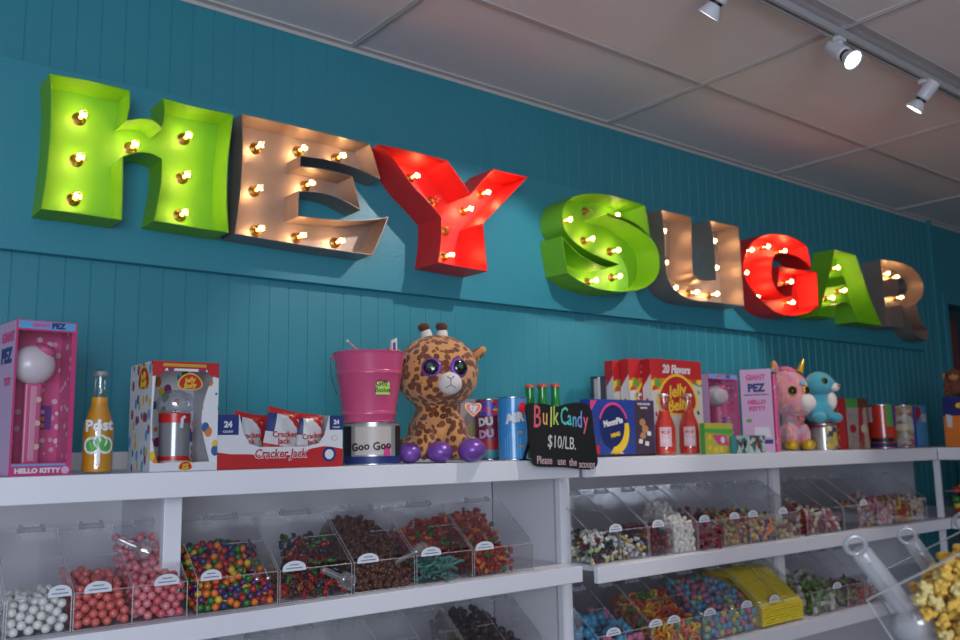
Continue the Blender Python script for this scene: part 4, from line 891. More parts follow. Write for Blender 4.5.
t, w, h = box_thing('blue candy carton with a red corner at the far end of the main shelf', 918, 929, 445.5, 405.5, 2.20, .06, (p_lblue, p_blue, p_lblue))
MB().prism([(0, h*.55), (w*.55, h*.80), (w*.4, h*.98), (0, h*.98)], -.0006, 0).build('red_flash', p_red, t); plate(w*.5, w*.95, h*.6, h*.8, y=0).build('white_flash', p_white, t)

# right-hand return shelf
X9 = 4.40
def atX(px, py, X): d = ray(px, py); return CAM+d*(X/d.x)
ya = atX(945.5, 440, 4.44).y; h = wz(950, 396, 1.9) and (atX(948, 397, 4.44).z-Z1)
t = thing('candy_box', 'orange and dark blue candy box at the right edge, below the brown plush', 'box', (4.44, ya, Z1+.0005), R(-90))
w = .26
MB().box(0, w, 0, .09, 0, h-.0012).build('carton', p_orange, t); plate(0, w, h*.62, h, y=0).build('header', paper('deep_blue_card', (.02, .02, .15)), t); MB().box(0, w, 0, .09, h-.0012, h).build('lid_flap', p_navy, t)
MB().prism([(w*.06, h*.40), (w*.14, h*.38), (w*.16, h*.62), (w*.05, h*.66)], -.0012, -.0004).build('white_flash', p_white, t)
MB().prism([(w*.30, h*.28), (w*.40, h*.25), (w*.55, h*.75), (w*.42, h*.78)], -.0012, -.0004).build('green_print', mat('lime_ink', (.35, .45, .05), .4), t)
disc(w*.30, h*.82, .018, .013, y=-.0004).build('orange_print', p_yel, t); disc(w*.62, h*.26, .012, .016, y=-.0004).build('blue_print', p_lblue, t)
zt9 = Z1+h+.001
t = thing('plush_monkey', 'small brown plush monkey sitting on the orange and blue candy box', 'plush toy', (4.485, ya-.045, zt9), R(-70))
S3 = (atX(949, 369, 4.485).z-zt9)/.115; t.scale = (S3,)*3
plush_body(t, [((0, 0, .085), (.032, .030, .030)), ((0, 0, .038), (.028, .026, .036)), ((-.028, -.018, .012), (.013, .026, .012)), ((.028, -.018, .012), (.013, .026, .012)), ((-.030, -.008, .045), (.011, .012, .026)), ((.030, -.008, .045), (.011, .012, .026))], mat('monkey_plush', (.16, .05, .025), .9, bump=.8, bscale=300), .003)
b = MB(); b.ell((0, -.022, .080), (.019, .013, .016), 16, 12); b.build('face', mat('tan_plush', (.45, .20, .08), .9), t, smooth=80)
for sx in (-1, 1): b = MB(); b.ell((sx*.033, 0, .088), (.011, .006, .012), 12, 10); b.build('ear', mat('tan_plush', (.45, .20, .08), .9), t, smooth=80)
for sx in (-1, 1): b = MB(); b.ell((sx*.008, -.032, .090), .0035, 10, 8); b.build('eye', mat('glossy_black', (.004, .004, .006), .05, coat=1), t, smooth=80)
# framed picture inside the dark doorway
o = thing('framed_picture', 'dark framed picture with reddish shapes inside the doorway', 'picture', (5.70, W+.098, 1.80))
MB().box(0, .3, -.012, 0, 0, .42).build('frame', p_black, o, bevel=.002); MB().box(.015, .285, -.014, -.012, .015, .405).build('picture', mat('red_figure_print', (.16, .035, .03), .5, var=.7, vscale=12), o)
# ================================================================ BINS AND THEIR SWEETS
m_acr = glassy('acrylic_sheet', (.99, .99, .993), refl=.006, rough=.05, haze=.003, hazec=(.7, .68, .72))
m_acre = glassy('acrylic_edge', (.75, .78, .80), refl=.18, rough=.2, haze=.28, hazec=(.75, .75, .80))
m_card = mat('bin_label_card', (.66, .68, .74), .5)
def bin_(label, x0, x1, z0, yf, hf=.078, ht=.200, yl=.155, yb=.33, divs=(), labels=(.5,), group=None, lw=.05):
    t = thing('candy_bin', label, 'candy bin', (x0, yf, z0+.0005), 0, group); w = x1-x0; e = .0028
    MB().box(0, w, 0, yb, 0, e).build('floor_panel', m_acr, t)
    MB().box(e, w-e, 0, e, e, hf).build('front_panel', m_acr, t)
    side = [(0, e), (yb, e), (yb, ht), (yl, ht), (0, hf)]
    for x in [0, w-e]+[d*w-e/2 for d in divs]: MB().prism(side, x, x+e, 'x').build('side_panel' if x in (0, w-e) else 'divider', m_acr, t)
    MB().box(e, w-e, yb-e, yb, e, ht).build('back_panel', m_acr, t)
    # polished edges catch the light
    b = MB()
    for x in [e/2, w-e/2]+[d*w for d in divs]: b.tube([(x, 0, .001), (x, 0, hf), (x, yl, ht)], .0012, 6)
    b.tube([(0, .001, hf), (w, .001, hf)], .0014, 6); b.tube([(0, 0, .002), (w, 0, .002)], .0012, 6)
    b.build('edge', m_acre, t)
    L = math.hypot(yl, ht-hf); sl = math.atan2(ht-hf, yl); ds = [0]+list(divs)+[1]
    for i in range(len(ds)-1):
        a, c = ds[i]*w, ds[i+1]*w; M0 = Matrix.Translation((0, 0, hf)) @ Matrix.Rotation(sl, 4, 'X')
        b = MB(); b.box(a+.002, c-.002, .012, L-.004, .0015, .004); b.xform(M0); lid = b.build('lid', m_acr, t)
        b = MB(); b.box(a+(c-a)*.35, a+(c-a)*.80, L-.006, L+.004, .002, .010); b.box(a+(c-a)*.37, a+(c-a)*.43, L-.012, L+.008, .009, .014); b.box(a+(c-a)*.72, a+(c-a)*.78, L-.012, L+.008, .009, .014); b.xform(M0); b.build('hinge', m_acre, lid)
        b = MB(); b.tube([(a+(c-a)*.5, L*.52, .005), (c-.003, L*.52, .005)], .0009, 6); b.xform(M0); b.build('lid_bend', m_acre, lid)
    MB().box(e, w-e, yl+.004, yb, ht-.003, ht).build('top_panel', m_acr, t)
    for f in labels:
        cx = f*w; hw = lw/2; arc = [(cx-hw, hf-.003), (cx+hw, hf-.003)]+[(cx+hw*math.cos(u), hf+.004+.017*math.sin(u)) for u in [math.pi*k/12 for k in range(13)]]
        lb = MB().prism(arc, -.0020, -.0008).build('label_card', m_card, t)
        b = MB(); b.box(cx-hw*.7, cx+hw*.7, -.0026, -.0020, hf+.003, hf+.0050); b.box(cx-hw*.4, cx+hw*.4, -.0026, -.0020, hf+.011, hf+.013); b.build('label_print', mat('blue_ink', (.10, .12, .25), .6), lb)
    return t

def pack(x0, x1, y0, y1, z0, surf, r, n, seed=1, tries=26, squash=1., cap=900):
    """drop balls one by one into a bin, lowest resting place first; surf(x,y) is the heap's top"""
    g = random.Random(seed); C_ = np.zeros((cap, 3)); k = 0; miss = 0
    while k < n and miss < 25:
        best = None
        X = np.array([g.uniform(x0+r, x1-r) for _ in range(tries)]); Yv = np.array([g.uniform(y0+r, y1-r) for _ in range(tries)])
        if g.random() < .45: Yv[:] = y0+r+.0003
        if k:
            d2 = (C_[:k, 0][None]-X[:, None])**2+(C_[:k, 1][None]-Yv[:, None])**2
            zz = np.where(d2 < 4*r*r*.985, C_[:k, 2][None]+np.sqrt(np.maximum(0, 4*r*r-d2)), z0+r).max(1)
        else: zz = np.full(tries, z0+r)
        zz = np.maximum(zz, z0+r)
        ok = np.array([zz[j]+r*.6 <= surf(X[j], Yv[j]) for j in range(tries)])
        if not ok.any(): miss += 1; continue
        i = int(np.argmin(np.where(ok, zz, 9)))
        miss = 0; C_[k] = (X[i], Yv[i], zz[i]); k += 1
    return C_[:k]
def ball_mesh(r, m, seg=16): return MB().ell((0, 0, 0), r*1.03, seg, max(8, seg*2//3)).mesh('sweet', m, smooth=80)
def rotm(g): return (g.uniform(0, 6.28), g.uniform(0, 6.28), g.uniform(0, 6.28))
def fill(P, kinds, name, cat, group, keep, seed=0, spin=False, y0=0, surf=None, stuff_label=None, protect=None):
    """kinds: list of (mesh, label, weight). The ones nearest the front or the top of the heap are things; the rest is one mass."""
    g = random.Random(seed)
    depth = [min((p[1]-y0), (surf(p[0], p[1])-p[2]) if surf else 1) for p in P]
    order = sorted(range(len(P)), key=lambda i: depth[i])
    tot = sum(k[2] for k in kinds); mb = None; rest = []
    for rank, i in enumerate(order):
        u = g.uniform(0, tot); kk = kinds[0]
        for k in kinds:
            if u < k[2]: kk = k; break
            u -= k[2]
        if rank < keep:
            o = bpy.data.objects.new(name, kk[0]); col.objects.link(o); o.location = P[i]
            if spin: o.rotation_euler = rotm(g); o.scale = (1.16,)*3
            tag(o, kk[1], cat, kk[3] if len(kk) > 3 else group)
        else: rest.append((P[i], kk, rotm(g)))
    if rest and stuff_label:
        me = bpy.data.meshes.new('mass'); bm = bmesh.new(); ml = []
        for p, kk, ro in rest:
            tmp = kk[0].copy(); mm = kk[0].materials[0]
            if mm not in ml: ml.append(mm)
            from mathutils import Euler
            tmp.transform(Matrix.Translation(p) @ (Euler(ro).to_matrix().to_4x4() if spin else Matrix.Identity(4)))
            n0 = len(bm.faces); bm.from_mesh(tmp); bm.faces.ensure_lookup_table()
            for f in bm.faces[n0:]: f.material_index = ml.index(mm)
            bpy.data.meshes.remove(tmp)
        bm.to_mesh(me); bm.free()
        for mm in ml: me.materials.append(mm)
        for p in me.polygons: p.use_smooth = True
        o = bpy.data.objects.new(name+'_heap', me); col.objects.link(o); tag(o, stuff_label, cat, kind='stuff')
def candy(n, c, rough=.25, coat=.4, **k): return mat('candy_'+n, c, rough, coat=coat, **k)
def heap(yf, z0, hf, hb, yb, slope=.7, x0=0, x1=1, tilt=0):
    return lambda x, y: z0+min(hb, hf+max(0, (y-yf-.015))*slope)+tilt*(x-x0)

YB1 = 2.043
gr = 'gumballs in the scoop bins'
# far left: orange, then white
bin_('clear bin of orange gumballs cut by the left edge of the picture', .27, .398, Z2, YB1, labels=())
s = heap(YB1, Z2, .070, .09, .2); P = pack(.34, .395, YB1+.003, YB1+.06, Z2+.0035, s, .0098, 60, 3)
fill(P, [(ball_mesh(.0098, candy('orange', (.75, .17, .015))), 'orange gumball in the bin at the left edge of the picture', 1)], 'orange_gumball', 'gumball', 'orange gumballs at the left edge', 60, y0=YB1, surf=s)
bin_('clear scoop bin of white gumballs', .400, .525, Z2, YB1, labels=(.80,), lw=.046)
s = heap(YB1, Z2, .074, .086, .2, .15); P = pack(.403, .522, YB1+.003, YB1+.15, Z2+.0035, s, .0093, 300, 4)
fill(P, [(ball_mesh(.0093, candy('white', (.66, .66, .64))), 'white gumball in the white gumball bin', 1)], 'white_gumball', 'gumball', 'white gumballs', 150, y0=YB1, surf=s, stuff_label='white gumballs buried behind the front ones in the white gumball bin')
bin_('double clear scoop bin of coral and pink gumballs under the pink box and the soda', .527, .771, Z2, YB1, divs=(.5,), labels=(.20, .80), lw=.056)
s = heap(YB1, Z2, .080, .115, .2, .30); P = pack(.530, .647, YB1+.003, YB1+.16, Z2+.0035, s, .0093, 360, 5)
fill(P, [(ball_mesh(.0093, candy('coral', (.62, .125, .115))), 'coral gumball in the left half of the double pink bin', 1)], 'coral_gumball', 'gumball', 'coral gumballs', 190, y0=YB1, surf=s, stuff_label='coral gumballs buried deep in the left half of the double bin')
s = heap(YB1, Z2, .082, .178, .2, .72); P = pack(.651, .768, YB1+.003, YB1+.19, Z2+.0035, s, .0093, 520, 6)
fill(P, [(ball_mesh(.0093, candy('pink', (.68, .20, .24))), 'pink gumball in the right half of the double pink bin', 1), (ball_mesh(.0093, candy('deeppink', (.60, .11, .14))), 'deeper pink gumball in the right half of the double pink bin', .5, 'deeper pink gumballs')], 'pink_gumball', 'gumball', 'pink gumballs', 230, y0=YB1, surf=s, stuff_label='pink gumballs buried deep in the right half of the double bin')
# multicoloured gumballs
bin_('clear scoop bin of multicoloured gumballs right of the shelf post', .792, .993, Z2, YB1, labels=(.16,), lw=.05)
s = lambda x, y: Z2+(.050 if y < YB1+.03 else min(.150, .050+(y-YB1-.03)*1.15)*(1-3.2*abs(x-.885)**1.5 if abs(x-.885) < .2 else 1))
P = pack(.796, .989, YB1+.003, YB1+.19, Z2+.0035, s, .0086, 560, 7)
mc = [('red', (.42, .015, .02), 3), ('green', (.02, .17, .03), 2.2), ('orange', (.75, .17, .015), 1.6), ('yellow', (.72, .48, .03), 1.1), ('purple', (.09, .015, .12), 1.6), ('blue', (.02, .035, .14), 1)]
fill(P, [(ball_mesh(.0086, candy(n, c)), n+' gumball in the multicoloured gumball bin', w_, n+' gumballs of the mixed bin') for n, c, w_ in mc], 'gumball', 'gumball', None, 240, y0=YB1, surf=s, stuff_label='mixed gumballs buried deep in the multicoloured bin')

# shaped sweets
def lump_mesh(r, m, seed, n=7):
    g = random.Random(seed); b = MB()
    for k in range(n): b.ell((g.uniform(-.5, .5)*r, g.uniform(-.5, .5)*r, g.uniform(-.4, .4)*r), r*g.uniform(.38, .62), 10, 7)
    return b.mesh('sweet', m, smooth=60)
def bear_mesh(r, m):
    b = MB(); b.ell((0, 0, -.15*r), (.5*r, .38*r, .62*r), 12, 9); b.ell((0, -.04*r, .58*r), (.36*r, .32*r, .33*r), 12, 8)
    for s_ in (-1, 1):
        b.ell((s_*.26*r, 0, .86*r), .13*r, 8, 6); b.ell((s_*.42*r, -.25*r, .12*r), (.15*r, .28*r, .15*r), 8, 6); b.ell((s_*.30*r, -.26*r, -.62*r), (.19*r, .32*r, .18*r), 8, 6)
    return b.mesh('sweet', m, smooth=70)
def ring_mesh(r, m, m2=None): return MB().tube([(r*.68*math.cos(a), r*.68*math.sin(a), 0) for a in [k*math.pi/7 for k in range(14)]], r*.32, 8, closed=True).mesh('sweet', m, smooth=70)
def strip_mesh(L, rr, m, seed):
    g = random.Random(seed); a = g.uniform(.5, 1.6); ph = g.uniform(0, 6)
    pts = [((u-.5)*L, .18*L*math.sin(a*u*3+ph), .06*L*math.sin(u*5+ph)) for u in [k/9 for k in range(10)]]
    return MB().tube(pts, rr, 7).mesh('sweet', m, smooth=60)
def pill_mesh(r, L, m): return MB().tube([(-L/2, 0, 0), (-L/2+r*.4, 0, 0), (0, 0, r*.25), (L/2-r*.4, 0, 0), (L/2, 0, 0)], [r*.45, r*.9, r, r*.9, r*.45], 10).mesh('sweet', m, smooth=60)
def wedge_mesh(r, m): return MB().lathe([(r*.2, -r), (r*.75, -r*.6), (r*.9, 0), (r*.6, r*.5), (.0001, r)], 10).mesh('sweet', m, smooth=50)

gum = lambda n, c: mat('gummy_'+n, c, .18, coat=.3)
bin_('clear scoop bin of dark mixed gummies with a clear scoop in front', .996, 1.198, Z2, YB1, labels=(.19,), lw=.062)
s = lambda x, y: Z2+(.050 if y < YB1+.05 else (.055 if x < 1.075 else min(.150, .055+(y-YB1-.05)*1.3)))
P = pack(1.0, 1.195, YB1+.003, YB1+.19, Z2+.0035, s, .011, 200, 8)
fill(P, [(bear_mesh(.0125, gum(n, c)), n+' gummy in the dark mixed gummy bin', w_, n+' gummies of the dark mixed bin') for n, c, w_ in (('red', (.30, .01, .01), 3), ('green', (.03, .11, .01), 2), ('navy', (.015, .018, .06), 1), ('brown', (.08, .02, .012), 3), ('amber', (.28, .08, .01), 1))], 'gummy', 'gummy', None, 150, spin=True, y0=YB1, surf=s, stuff_label='dark mixed gummies buried deep in their bin')
m_choc = mat('milk_chocolate', (.085, .026, .014), .42, bump=.3, bscale=150)
bin_('clear scoop bin of chocolate clusters', 1.203, 1.392, Z2, YB1, labels=(.22,), lw=.064)
s = lambda x, y: Z2+min(.178, (.066 if y < YB1+.03 else .066+(y-YB1-.03)*.95))-(.03 if x > 1.35 else 0)
P = pack(1.206, 1.389, YB1+.003, YB1+.20, Z2+.0035, s, .0095, 560, 9, cap=900)
fill(P, [(lump_mesh(.0125, m_choc, k), 'chocolate cluster in the chocolate bin', 1) for k in range(3)], 'chocolate_cluster', 'chocolate', 'chocolate clusters', 200, spin=True, y0=YB1, surf=s, stuff_label='chocolate clusters buried deep in the chocolate bin')
bin_('clear scoop bin of teal sour strips', 1.397, 1.590, Z2, YB1, labels=(.25,), lw=.066)
m_str = mat('teal_sour_sugar', (.045, .17, .150), .7, bump=.8, bscale=500)
s = lambda x, y: Z2+.062 if y < YB1+.08 else Z2+.10
g = random.Random(3); meshes = [strip_mesh(.085, .0042, m_str, k) for k in range(5)]
for k in range(46):
    lv = k/46; o = bpy.data.objects.new('sour_strip', meshes[k % 5]); col.objects.link(o)
    o.location = (g.uniform(1.447, 1.53), YB1+.012+g.uniform(0, .075), Z2+.012+lv*.046+g.uniform(0, .004)); o.rotation_euler = (g.uniform(-.25, .25), g.uniform(-.25, .25), g.uniform(-.55, .55) if g.random() < .75 else g.uniform(.5, 1.1)); 
    if k % 9 == 4: o.location.y = YB1+.05; o.rotation_euler = (0, g.uniform(.2, .5), 1.2)
    tag(o, 'teal sugared strip in the sour strip bin', 'sour strip', 'teal sour strips')
bin_('clear scoop bin of red and green gummy bears, last on its shelf', 1.594, 1.822, Z2, YB1, labels=(.17,), lw=.066)
s = lambda x, y: Z2+(.078 if y < YB1+.03 else min(.182, .078+(y-YB1-.03)*1.0))*(1 if x < 1.73 else .99)
P = pack(1.598, 1.752, YB1+.003, YB1+.20, Z2+.0035, s, .0095, 420, 10)
bk = [(bear_mesh(.0118, gum(n, c)), n+' gummy bear in the gummy bear bin', w_, n+' gummy bears') for n, c, w_ in (('red', (.36, .015, .01), 4), ('orange', (.50, .11, .01), 1.6), ('green', (.12, .26, .015), .8), ('dark red', (.20, .008, .01), 2.5))]
fill(P, bk, 'gummy_bear', 'gummy bear', None, 260, spin=True, y0=YB1, surf=s, stuff_label='gummy bears buried deep in the gummy bear bin')
P = pack(1.42, 1.588, YB1+.10, YB1+.20, Z2+.0035, lambda x, y: Z2+.16+(.01 if x > 1.5 else -.02), .0095, 260, 11)
fill(P, [(k[0], k[1].replace('in the gummy bear bin', 'behind the teal sour strips'), k[2], k[3]+' behind the strips') for k in bk], 'gummy_bear', 'gummy bear', None, 120, spin=True, y0=YB1+.10, surf=lambda x, y: Z2+.16, stuff_label='gummy bears buried behind the teal sour strips')

# scoops
m_scoop = glassy('scoop_plastic', (.93, .94, .96), refl=.10, rough=.15, haze=.32, hazec=(.78, .77, .82))
def scoop(label, base, tip, width=.05, loc_h=.5, name='scoop', roll=0., ring=True, m=None):
    """clear moulded scoop: bowl at base, hollow handle with a hanging ring at the tip"""
    B, T = Vector(base), Vector(tip); ax = (T-B); L = ax.length; m = m or m_clearp
    t = thing(name, label, 'scoop', B); za = ax.normalized(); vv = CAM-B; ya = (vv-za*vv.dot(za)).normalized(); xa_ = ya.cross(za)
    q = Matrix((xa_, ya, za)).transposed().to_4x4() @ Matrix.Rotation(roll, 4, 'Z')
    lb = L*loc_h; b = MB()
    n, k_ = 14, 9; vs = []; 
    for i in range(k_):
        u = i/(k_-1); z = -lb*(1-u)*1.0; hw = width/2*(.75+.25*math.sin(math.pi*min(1, (1-u)*1.3)/2)) if u < .75 else width/2*(1-(u-.75)*2.4)
        for j in range(n+1):
            a = math.pi*(j/n); vs.append((hw*math.cos(a), hw*.8*math.sin(a), z+lb))
    fs = [(i*(n+1)+j, i*(n+1)+j+1, (i+1)*(n+1)+j+1, (i+1)*(n+1)+j) for i in range(k_-1) for j in range(n)]
    b.add(vs, fs); b.xform(q); o = b.build('bowl', m, t, smooth=60); s_ = o.modifiers.new('thick', 'SOLIDIFY'); s_.thickness = .002
    b = MB(); r0 = width*.20; b.lathe([(r0*.9, lb*.90), (r0, lb*1.02), (r0, L*.98), (r0*.8, L)], 20); b.xform(q); b.build('handle', m, t, smooth=50)
    b = MB(); b.box(-r0*.12, r0*.12, -r0*1.25, -r0*.9, lb*.9, L*.93); b.box(-r0*.12, r0*.12, r0*.9, r0*1.25, lb*.9, L*.93); b.xform(q); b.build('handle_rib', m_acre, t)
    if ring:
        b = MB(); b.tube([(r0*.95*math.cos(a), 0, L+r0*.75+r0*.95*math.sin(a)) for a in [k*math.pi/9 for k in range(18)]], r0*.26, 8, closed=True); b.xform(q); b.build('hanging_ring', m_acre, t, smooth=70)
    return t
scoop('clear scoop resting against the front of the dark mixed gummies', atY(352, 583, YB1-.016), atY(322, 569, YB1-.016)+Vector((0, 0, 0)), width=.042, loc_h=.45, ring=False)
scoop('clear scoop over the label end of the chocolate bin', atY(424, 552, YB1+.02)+Vector((0, 0, .012)), atY(396, 562, YB1-.012), width=.035, loc_h=.4, ring=False)
scoop('clear scoop lying on the double pink bin', atY(150, 562, YB1+.08)+Vector((0, 0, .02)), atY(118, 548, YB1+.10)+Vector((0, 0, .02)), width=.05, loc_h=.5, ring=False)
t = thing('tongs', 'silver tongs tip on the rim of the multicoloured gumball bin', 'tongs', atY(262, 578, YB1-.004))
for s_ in (-1, 1):
    MB().tube([(s_*.014, -.004, .0), (s_*.012, .03, .035), (0, .08, .085)], .0025, 8).build('arm', m_tin, t, smooth=60); MB().ell((s_*.014, -.004, -.001), (.007, .006, .006), 12, 8).build('tip', m_tin, t, smooth=60)

# ---------------------------------------------------------------- right unit, second shelf
YR = 1.985; hfR = .098
edges = [1.90, 2.148, 2.385, 2.525, 2.664, 2.83, 3.02, 3.15]
lab = ['black and white candies beside the post', 'mixed pale candies', 'dark red candies', 'white candies', 'dark red licorice', 'yellow and green candies', 'blue and orange candies']
XB = [(2.005, 2.272, 'clear bin of white, black and green speckled candies, first on the right unit', (.42,)), (2.276, 2.525, 'clear bin split between dark red and white candies', (.18,)),
      (2.529, 2.825, 'clear bin of dark red licorice and yellow-green candies', (.12, .70)), (2.829, 3.150, 'clear bin of blue and orange candies before the post', (.06, .66))]
for a, c, l, ls in XB: bin_(l, a, c, Z2, YR, hf=hfR, ht=.205, yb=.36, divs=(.5,), labels=ls, lw=.058)
def mixfill(x0, x1, hfront, kinds, name, cat, r, n, keep, seed, stuff, slope=.6, hb=.16, z=Z2, yf=YR, spin=True, dy=.15):
    s = heap(yf, z, hfront, hb, .2, slope); P = pack(x0+.003, x1-.003, yf+.003, yf+dy, z+.0035, s, r, n, seed)
    fill(P, kinds, name, cat, None, keep, spin=spin, y0=yf, surf=s, stuff_label=stuff, seed=seed)
K = lambda mk, lst, noun, where: [(mk(candy(n.replace(' ', '_')+noun.replace(' ', '_'), c)), n+' '+noun+' '+where, w_, n+' '+noun+' '+where) for n, c, w_ in lst]
mixfill(2.008, 2.137, .088, K(lambda m: lump_mesh(.0105, m, 3, 3), [('white', (.62, .62, .58), 3), ('black', (.015, .012, .014), 1.5), ('pale green', (.36, .46, .20), 1), ('maroon', (.15, .01, .02), 1), ('cream', (.6, .52, .25), 1)], 'candy piece', 'in the speckled bin'), 'candy_piece', 'candy', .0092, 300, 150, 21, 'speckled candy pieces buried deep in their bin', slope=.1, hb=.10)
mixfill(2.142, 2.270, .060, K(lambda m: lump_mesh(.0105, m, 5, 3), [('yellow', (.55, .38, .05), 1), ('white', (.55, .54, .52), 1.6), ('brown', (.20, .08, .03), 1.4), ('blue-grey', (.20, .25, .36), .8)], 'sweet', 'behind the second label of the right unit'), 'sweet', 'sweet', .0095, 160, 110, 22, 'mixed pale sweets buried deep in their bin', slope=.2, hb=.09)
mixfill(2.280, 2.398, .086, K(lambda m: wedge_mesh(.010, m), [('dark red', (.16, .008, .012), 3), ('near-black', (.03, .008, .012), 1.6)], 'gummy drop', 'left of the white candies'), 'gummy_drop', 'gummy', .0095, 220, 130, 23, 'dark red gummy drops buried deep in their bin', slope=.2, hb=.10)
mixfill(2.404, 2.522, .098, K(lambda m: pill_mesh(.0078, .022, m), [('white', (.62, .60, .56), 1)], 'mint', 'in the white mint bin'), 'mint', 'mint', .0085, 420, 170, 24, 'white mints buried deep in their bin', slope=.55, hb=.165)
mixfill(2.533, 2.674, .085, K(lambda m: strip_mesh(.05, .006, m, 2), [('dark red', (.20, .008, .018), 3), ('black', (.02, .012, .016), 1)], 'licorice twist', 'right of the white mints'), 'licorice_twist', 'licorice', .011, 150, 100, 25, 'licorice twists buried deep in their bin', slope=.3, hb=.12)
mixfill(2.680, 2.822, .085, K(lambda m: lump_mesh(.0105, m, 7, 3), [('yellow', (.50, .30, .03), 2), ('green', (.07, .15, .02), 1.2), ('orange', (.50, .14, .02), 1.2), ('brown', (.12, .04, .02), 1.5)], 'chew', 'in the yellow and green bin'), 'chew', 'chew', .0098, 260, 150, 26, 'yellow and green chews buried deep in their bin', slope=.4, hb=.13)
mixfill(2.833, 2.987, .078, K(lambda m: pill_mesh(.0075, .020, m), [('navy', (.02, .02, .12), 2), ('orange', (.65, .17, .02), 1.6), ('yellow', (.60, .40, .04), 1.2), ('green', (.10, .30, .05), .6)], 'candy', 'in the blue and orange bin'), 'candy', 'candy', .0092, 260, 150, 27, 'blue and orange candies buried deep in their bin', slope=.35, hb=.12)
mixfill(2.993, 3.147, .055, K(lambda m: lump_mesh(.011, m, 9, 4), [('pale yellow', (.52, .42, .18), 2), ('tan', (.36, .22, .10), 1.2), ('maroon', (.16, .02, .02), 1)], 'candy chunk', 'next to the white post'), 'candy_chunk', 'candy', .0105, 120, 90, 28, 'pale candy chunks buried deep in their bin', slope=.3, hb=.10)
# bins past the post
XB2 = [(3.20, 3.47, 'clear bin of red and white wrapped candies past the post', ()), (3.475, 3.60, 'dark tub between the red and pink candies', ()), (3.605, 3.90, 'clear bin of pink and pale candies', (.1,)), (3.905, 4.19, 'clear bin of orange and pale candies at the corner', ())]
for a, c, l, ls in XB2: bin_(l, a, c, Z2, YR, hf=hfR, ht=.205, yb=.36, divs=(.5,) if c-a > .2 else (), labels=ls, lw=.06)
mixfill(3.203, 3.332, .085, K(lambda m: lump_mesh(.014, m, 11, 3), [('cream', (.52, .42, .28), 1), ('dark red', (.22, .01, .012), 2)], 'wrapped candy', 'directly right of the post'), 'wrapped_candy', 'candy', .013, 110, 90, 31, 'wrapped candies buried deep right of the post', slope=.5, hb=.14)
mixfill(3.338, 3.467, .088, K(lambda m: lump_mesh(.013, m, 12, 3), [('white', (.55, .50, .46), 1.3), ('red', (.34, .015, .015), 2), ('black', (.02, .014, .016), .8)], 'wrapped candy', 'beside the dark tub'), 'wrapped_candy', 'candy', .012, 130, 100, 32, 'wrapped candies buried deep beside the dark tub', slope=.15, hb=.11)
MB().box(3.482, 3.593, YR+.006, YR+.2, Z2+.004, Z2+.085).build('tub_liner', mat('dark_tub', (.02, .018, .025), .4), None, bevel=.003)
tag(bpy.data.objects['tub_liner'], 'dark plastic liner inside the narrow bin right of the wrapped candies', 'liner')
mixfill(3.608, 3.750, .080, K(lambda m: lump_mesh(.013, m, 14, 3), [('orange', (.42, .16, .04), 1.2), ('grey', (.28, .22, .24), 1.2), ('tan', (.34, .20, .12), 1)], 'taffy', 'right of the dark liner'), 'taffy', 'taffy', .0125, 110, 80, 33, 'taffy buried deep right of the dark liner', slope=.3, hb=.12)
mixfill(3.756, 3.897, .088, K(lambda m: pill_mesh(.009, .028, m), [('pink', (.48, .16, .18), 2), ('pale', (.52, .40, .38), 1.5), ('rose', (.38, .05, .08), 1)], 'taffy', 'in the pink taffy bin'), 'taffy', 'taffy', .011, 140, 100, 34, 'pink taffy buried deep in its bin', slope=.5, hb=.15)
mixfill(3.908, 4.046, .090, K(lambda m: pill_mesh(.009, .028, m), [('orange', (.55, .20, .03), 2), ('yellow', (.52, .34, .06), 1.2), ('red', (.36, .03, .02), 1)], 'taffy', 'in the orange taffy bin'), 'taffy', 'taffy', .011, 130, 95, 35, 'orange taffy buried deep in its bin', slope=.5, hb=.15)
mixfill(4.050, 4.187, .098, K(lambda m: pill_mesh(.009, .028, m), [('white', (.52, .46, .42), 2), ('peach', (.48, .28, .18), 1.6), ('dark', (.05, .04, .05), .8)], 'taffy', 'in the last bin before the corner'), 'taffy', 'taffy', .011, 130, 95, 36, 'pale taffy buried deep before the corner', slope=.5, hb=.15)

# ---------------------------------------------------------------- third shelves
def bins3(lst, yf=1.99, z=Z3):
    for a, c, l, ls in lst: bin_(l, a, c, z, yf, hf=.090, ht=.205, yb=.36, divs=(.5,) if c-a > .2 else (), labels=ls, lw=.064)
bins3([(2.02, 2.27, 'lower clear bin of blue and pink marshmallows', (.28,)), (2.275, 2.53, 'lower clear bin of orange and green gummy rings', (.05, .40)), (2.535, 2.86, 'lower clear bin of pastel candy balls', (.10, .75)), (2.865, 3.15, 'lower clear bin of yellow wrapped squares', (.30,)),
       (3.20, 3.46, 'lower clear bin of green and white wrapped candies', (.70,)), (3.465, 3.72, 'lower clear bin of small red candies', ())], 1.985)
y3 = 1.985
mixfill(2.023, 2.267, .075, K(lambda m: lump_mesh(.024, m, 2, 4), [('blue', (.05, .28, .48), 2), ('pink', (.45, .12, .22), 1)], 'cotton candy chunk', 'in the lower left bin of the right unit'), 'cotton_candy_chunk', 'candy', .021, 60, 60, 41, None, slope=.7, hb=.165, z=Z3, yf=y3, dy=.24)
mixfill(2.278, 2.527, .085, K(lambda m: ring_mesh(.0155, m), [('orange', (.62, .15, .015), 2), ('yellow', (.62, .36, .02), 1.4), ('red', (.48, .03, .01), 1.2), ('green', (.07, .24, .03), .7)], 'gummy ring', 'in the lower ring bin'), 'gummy_ring', 'gummy ring', .0118, 420, 180, 42, 'gummy rings buried deep in their bin', slope=.55, hb=.16, z=Z3, yf=y3, dy=.2)
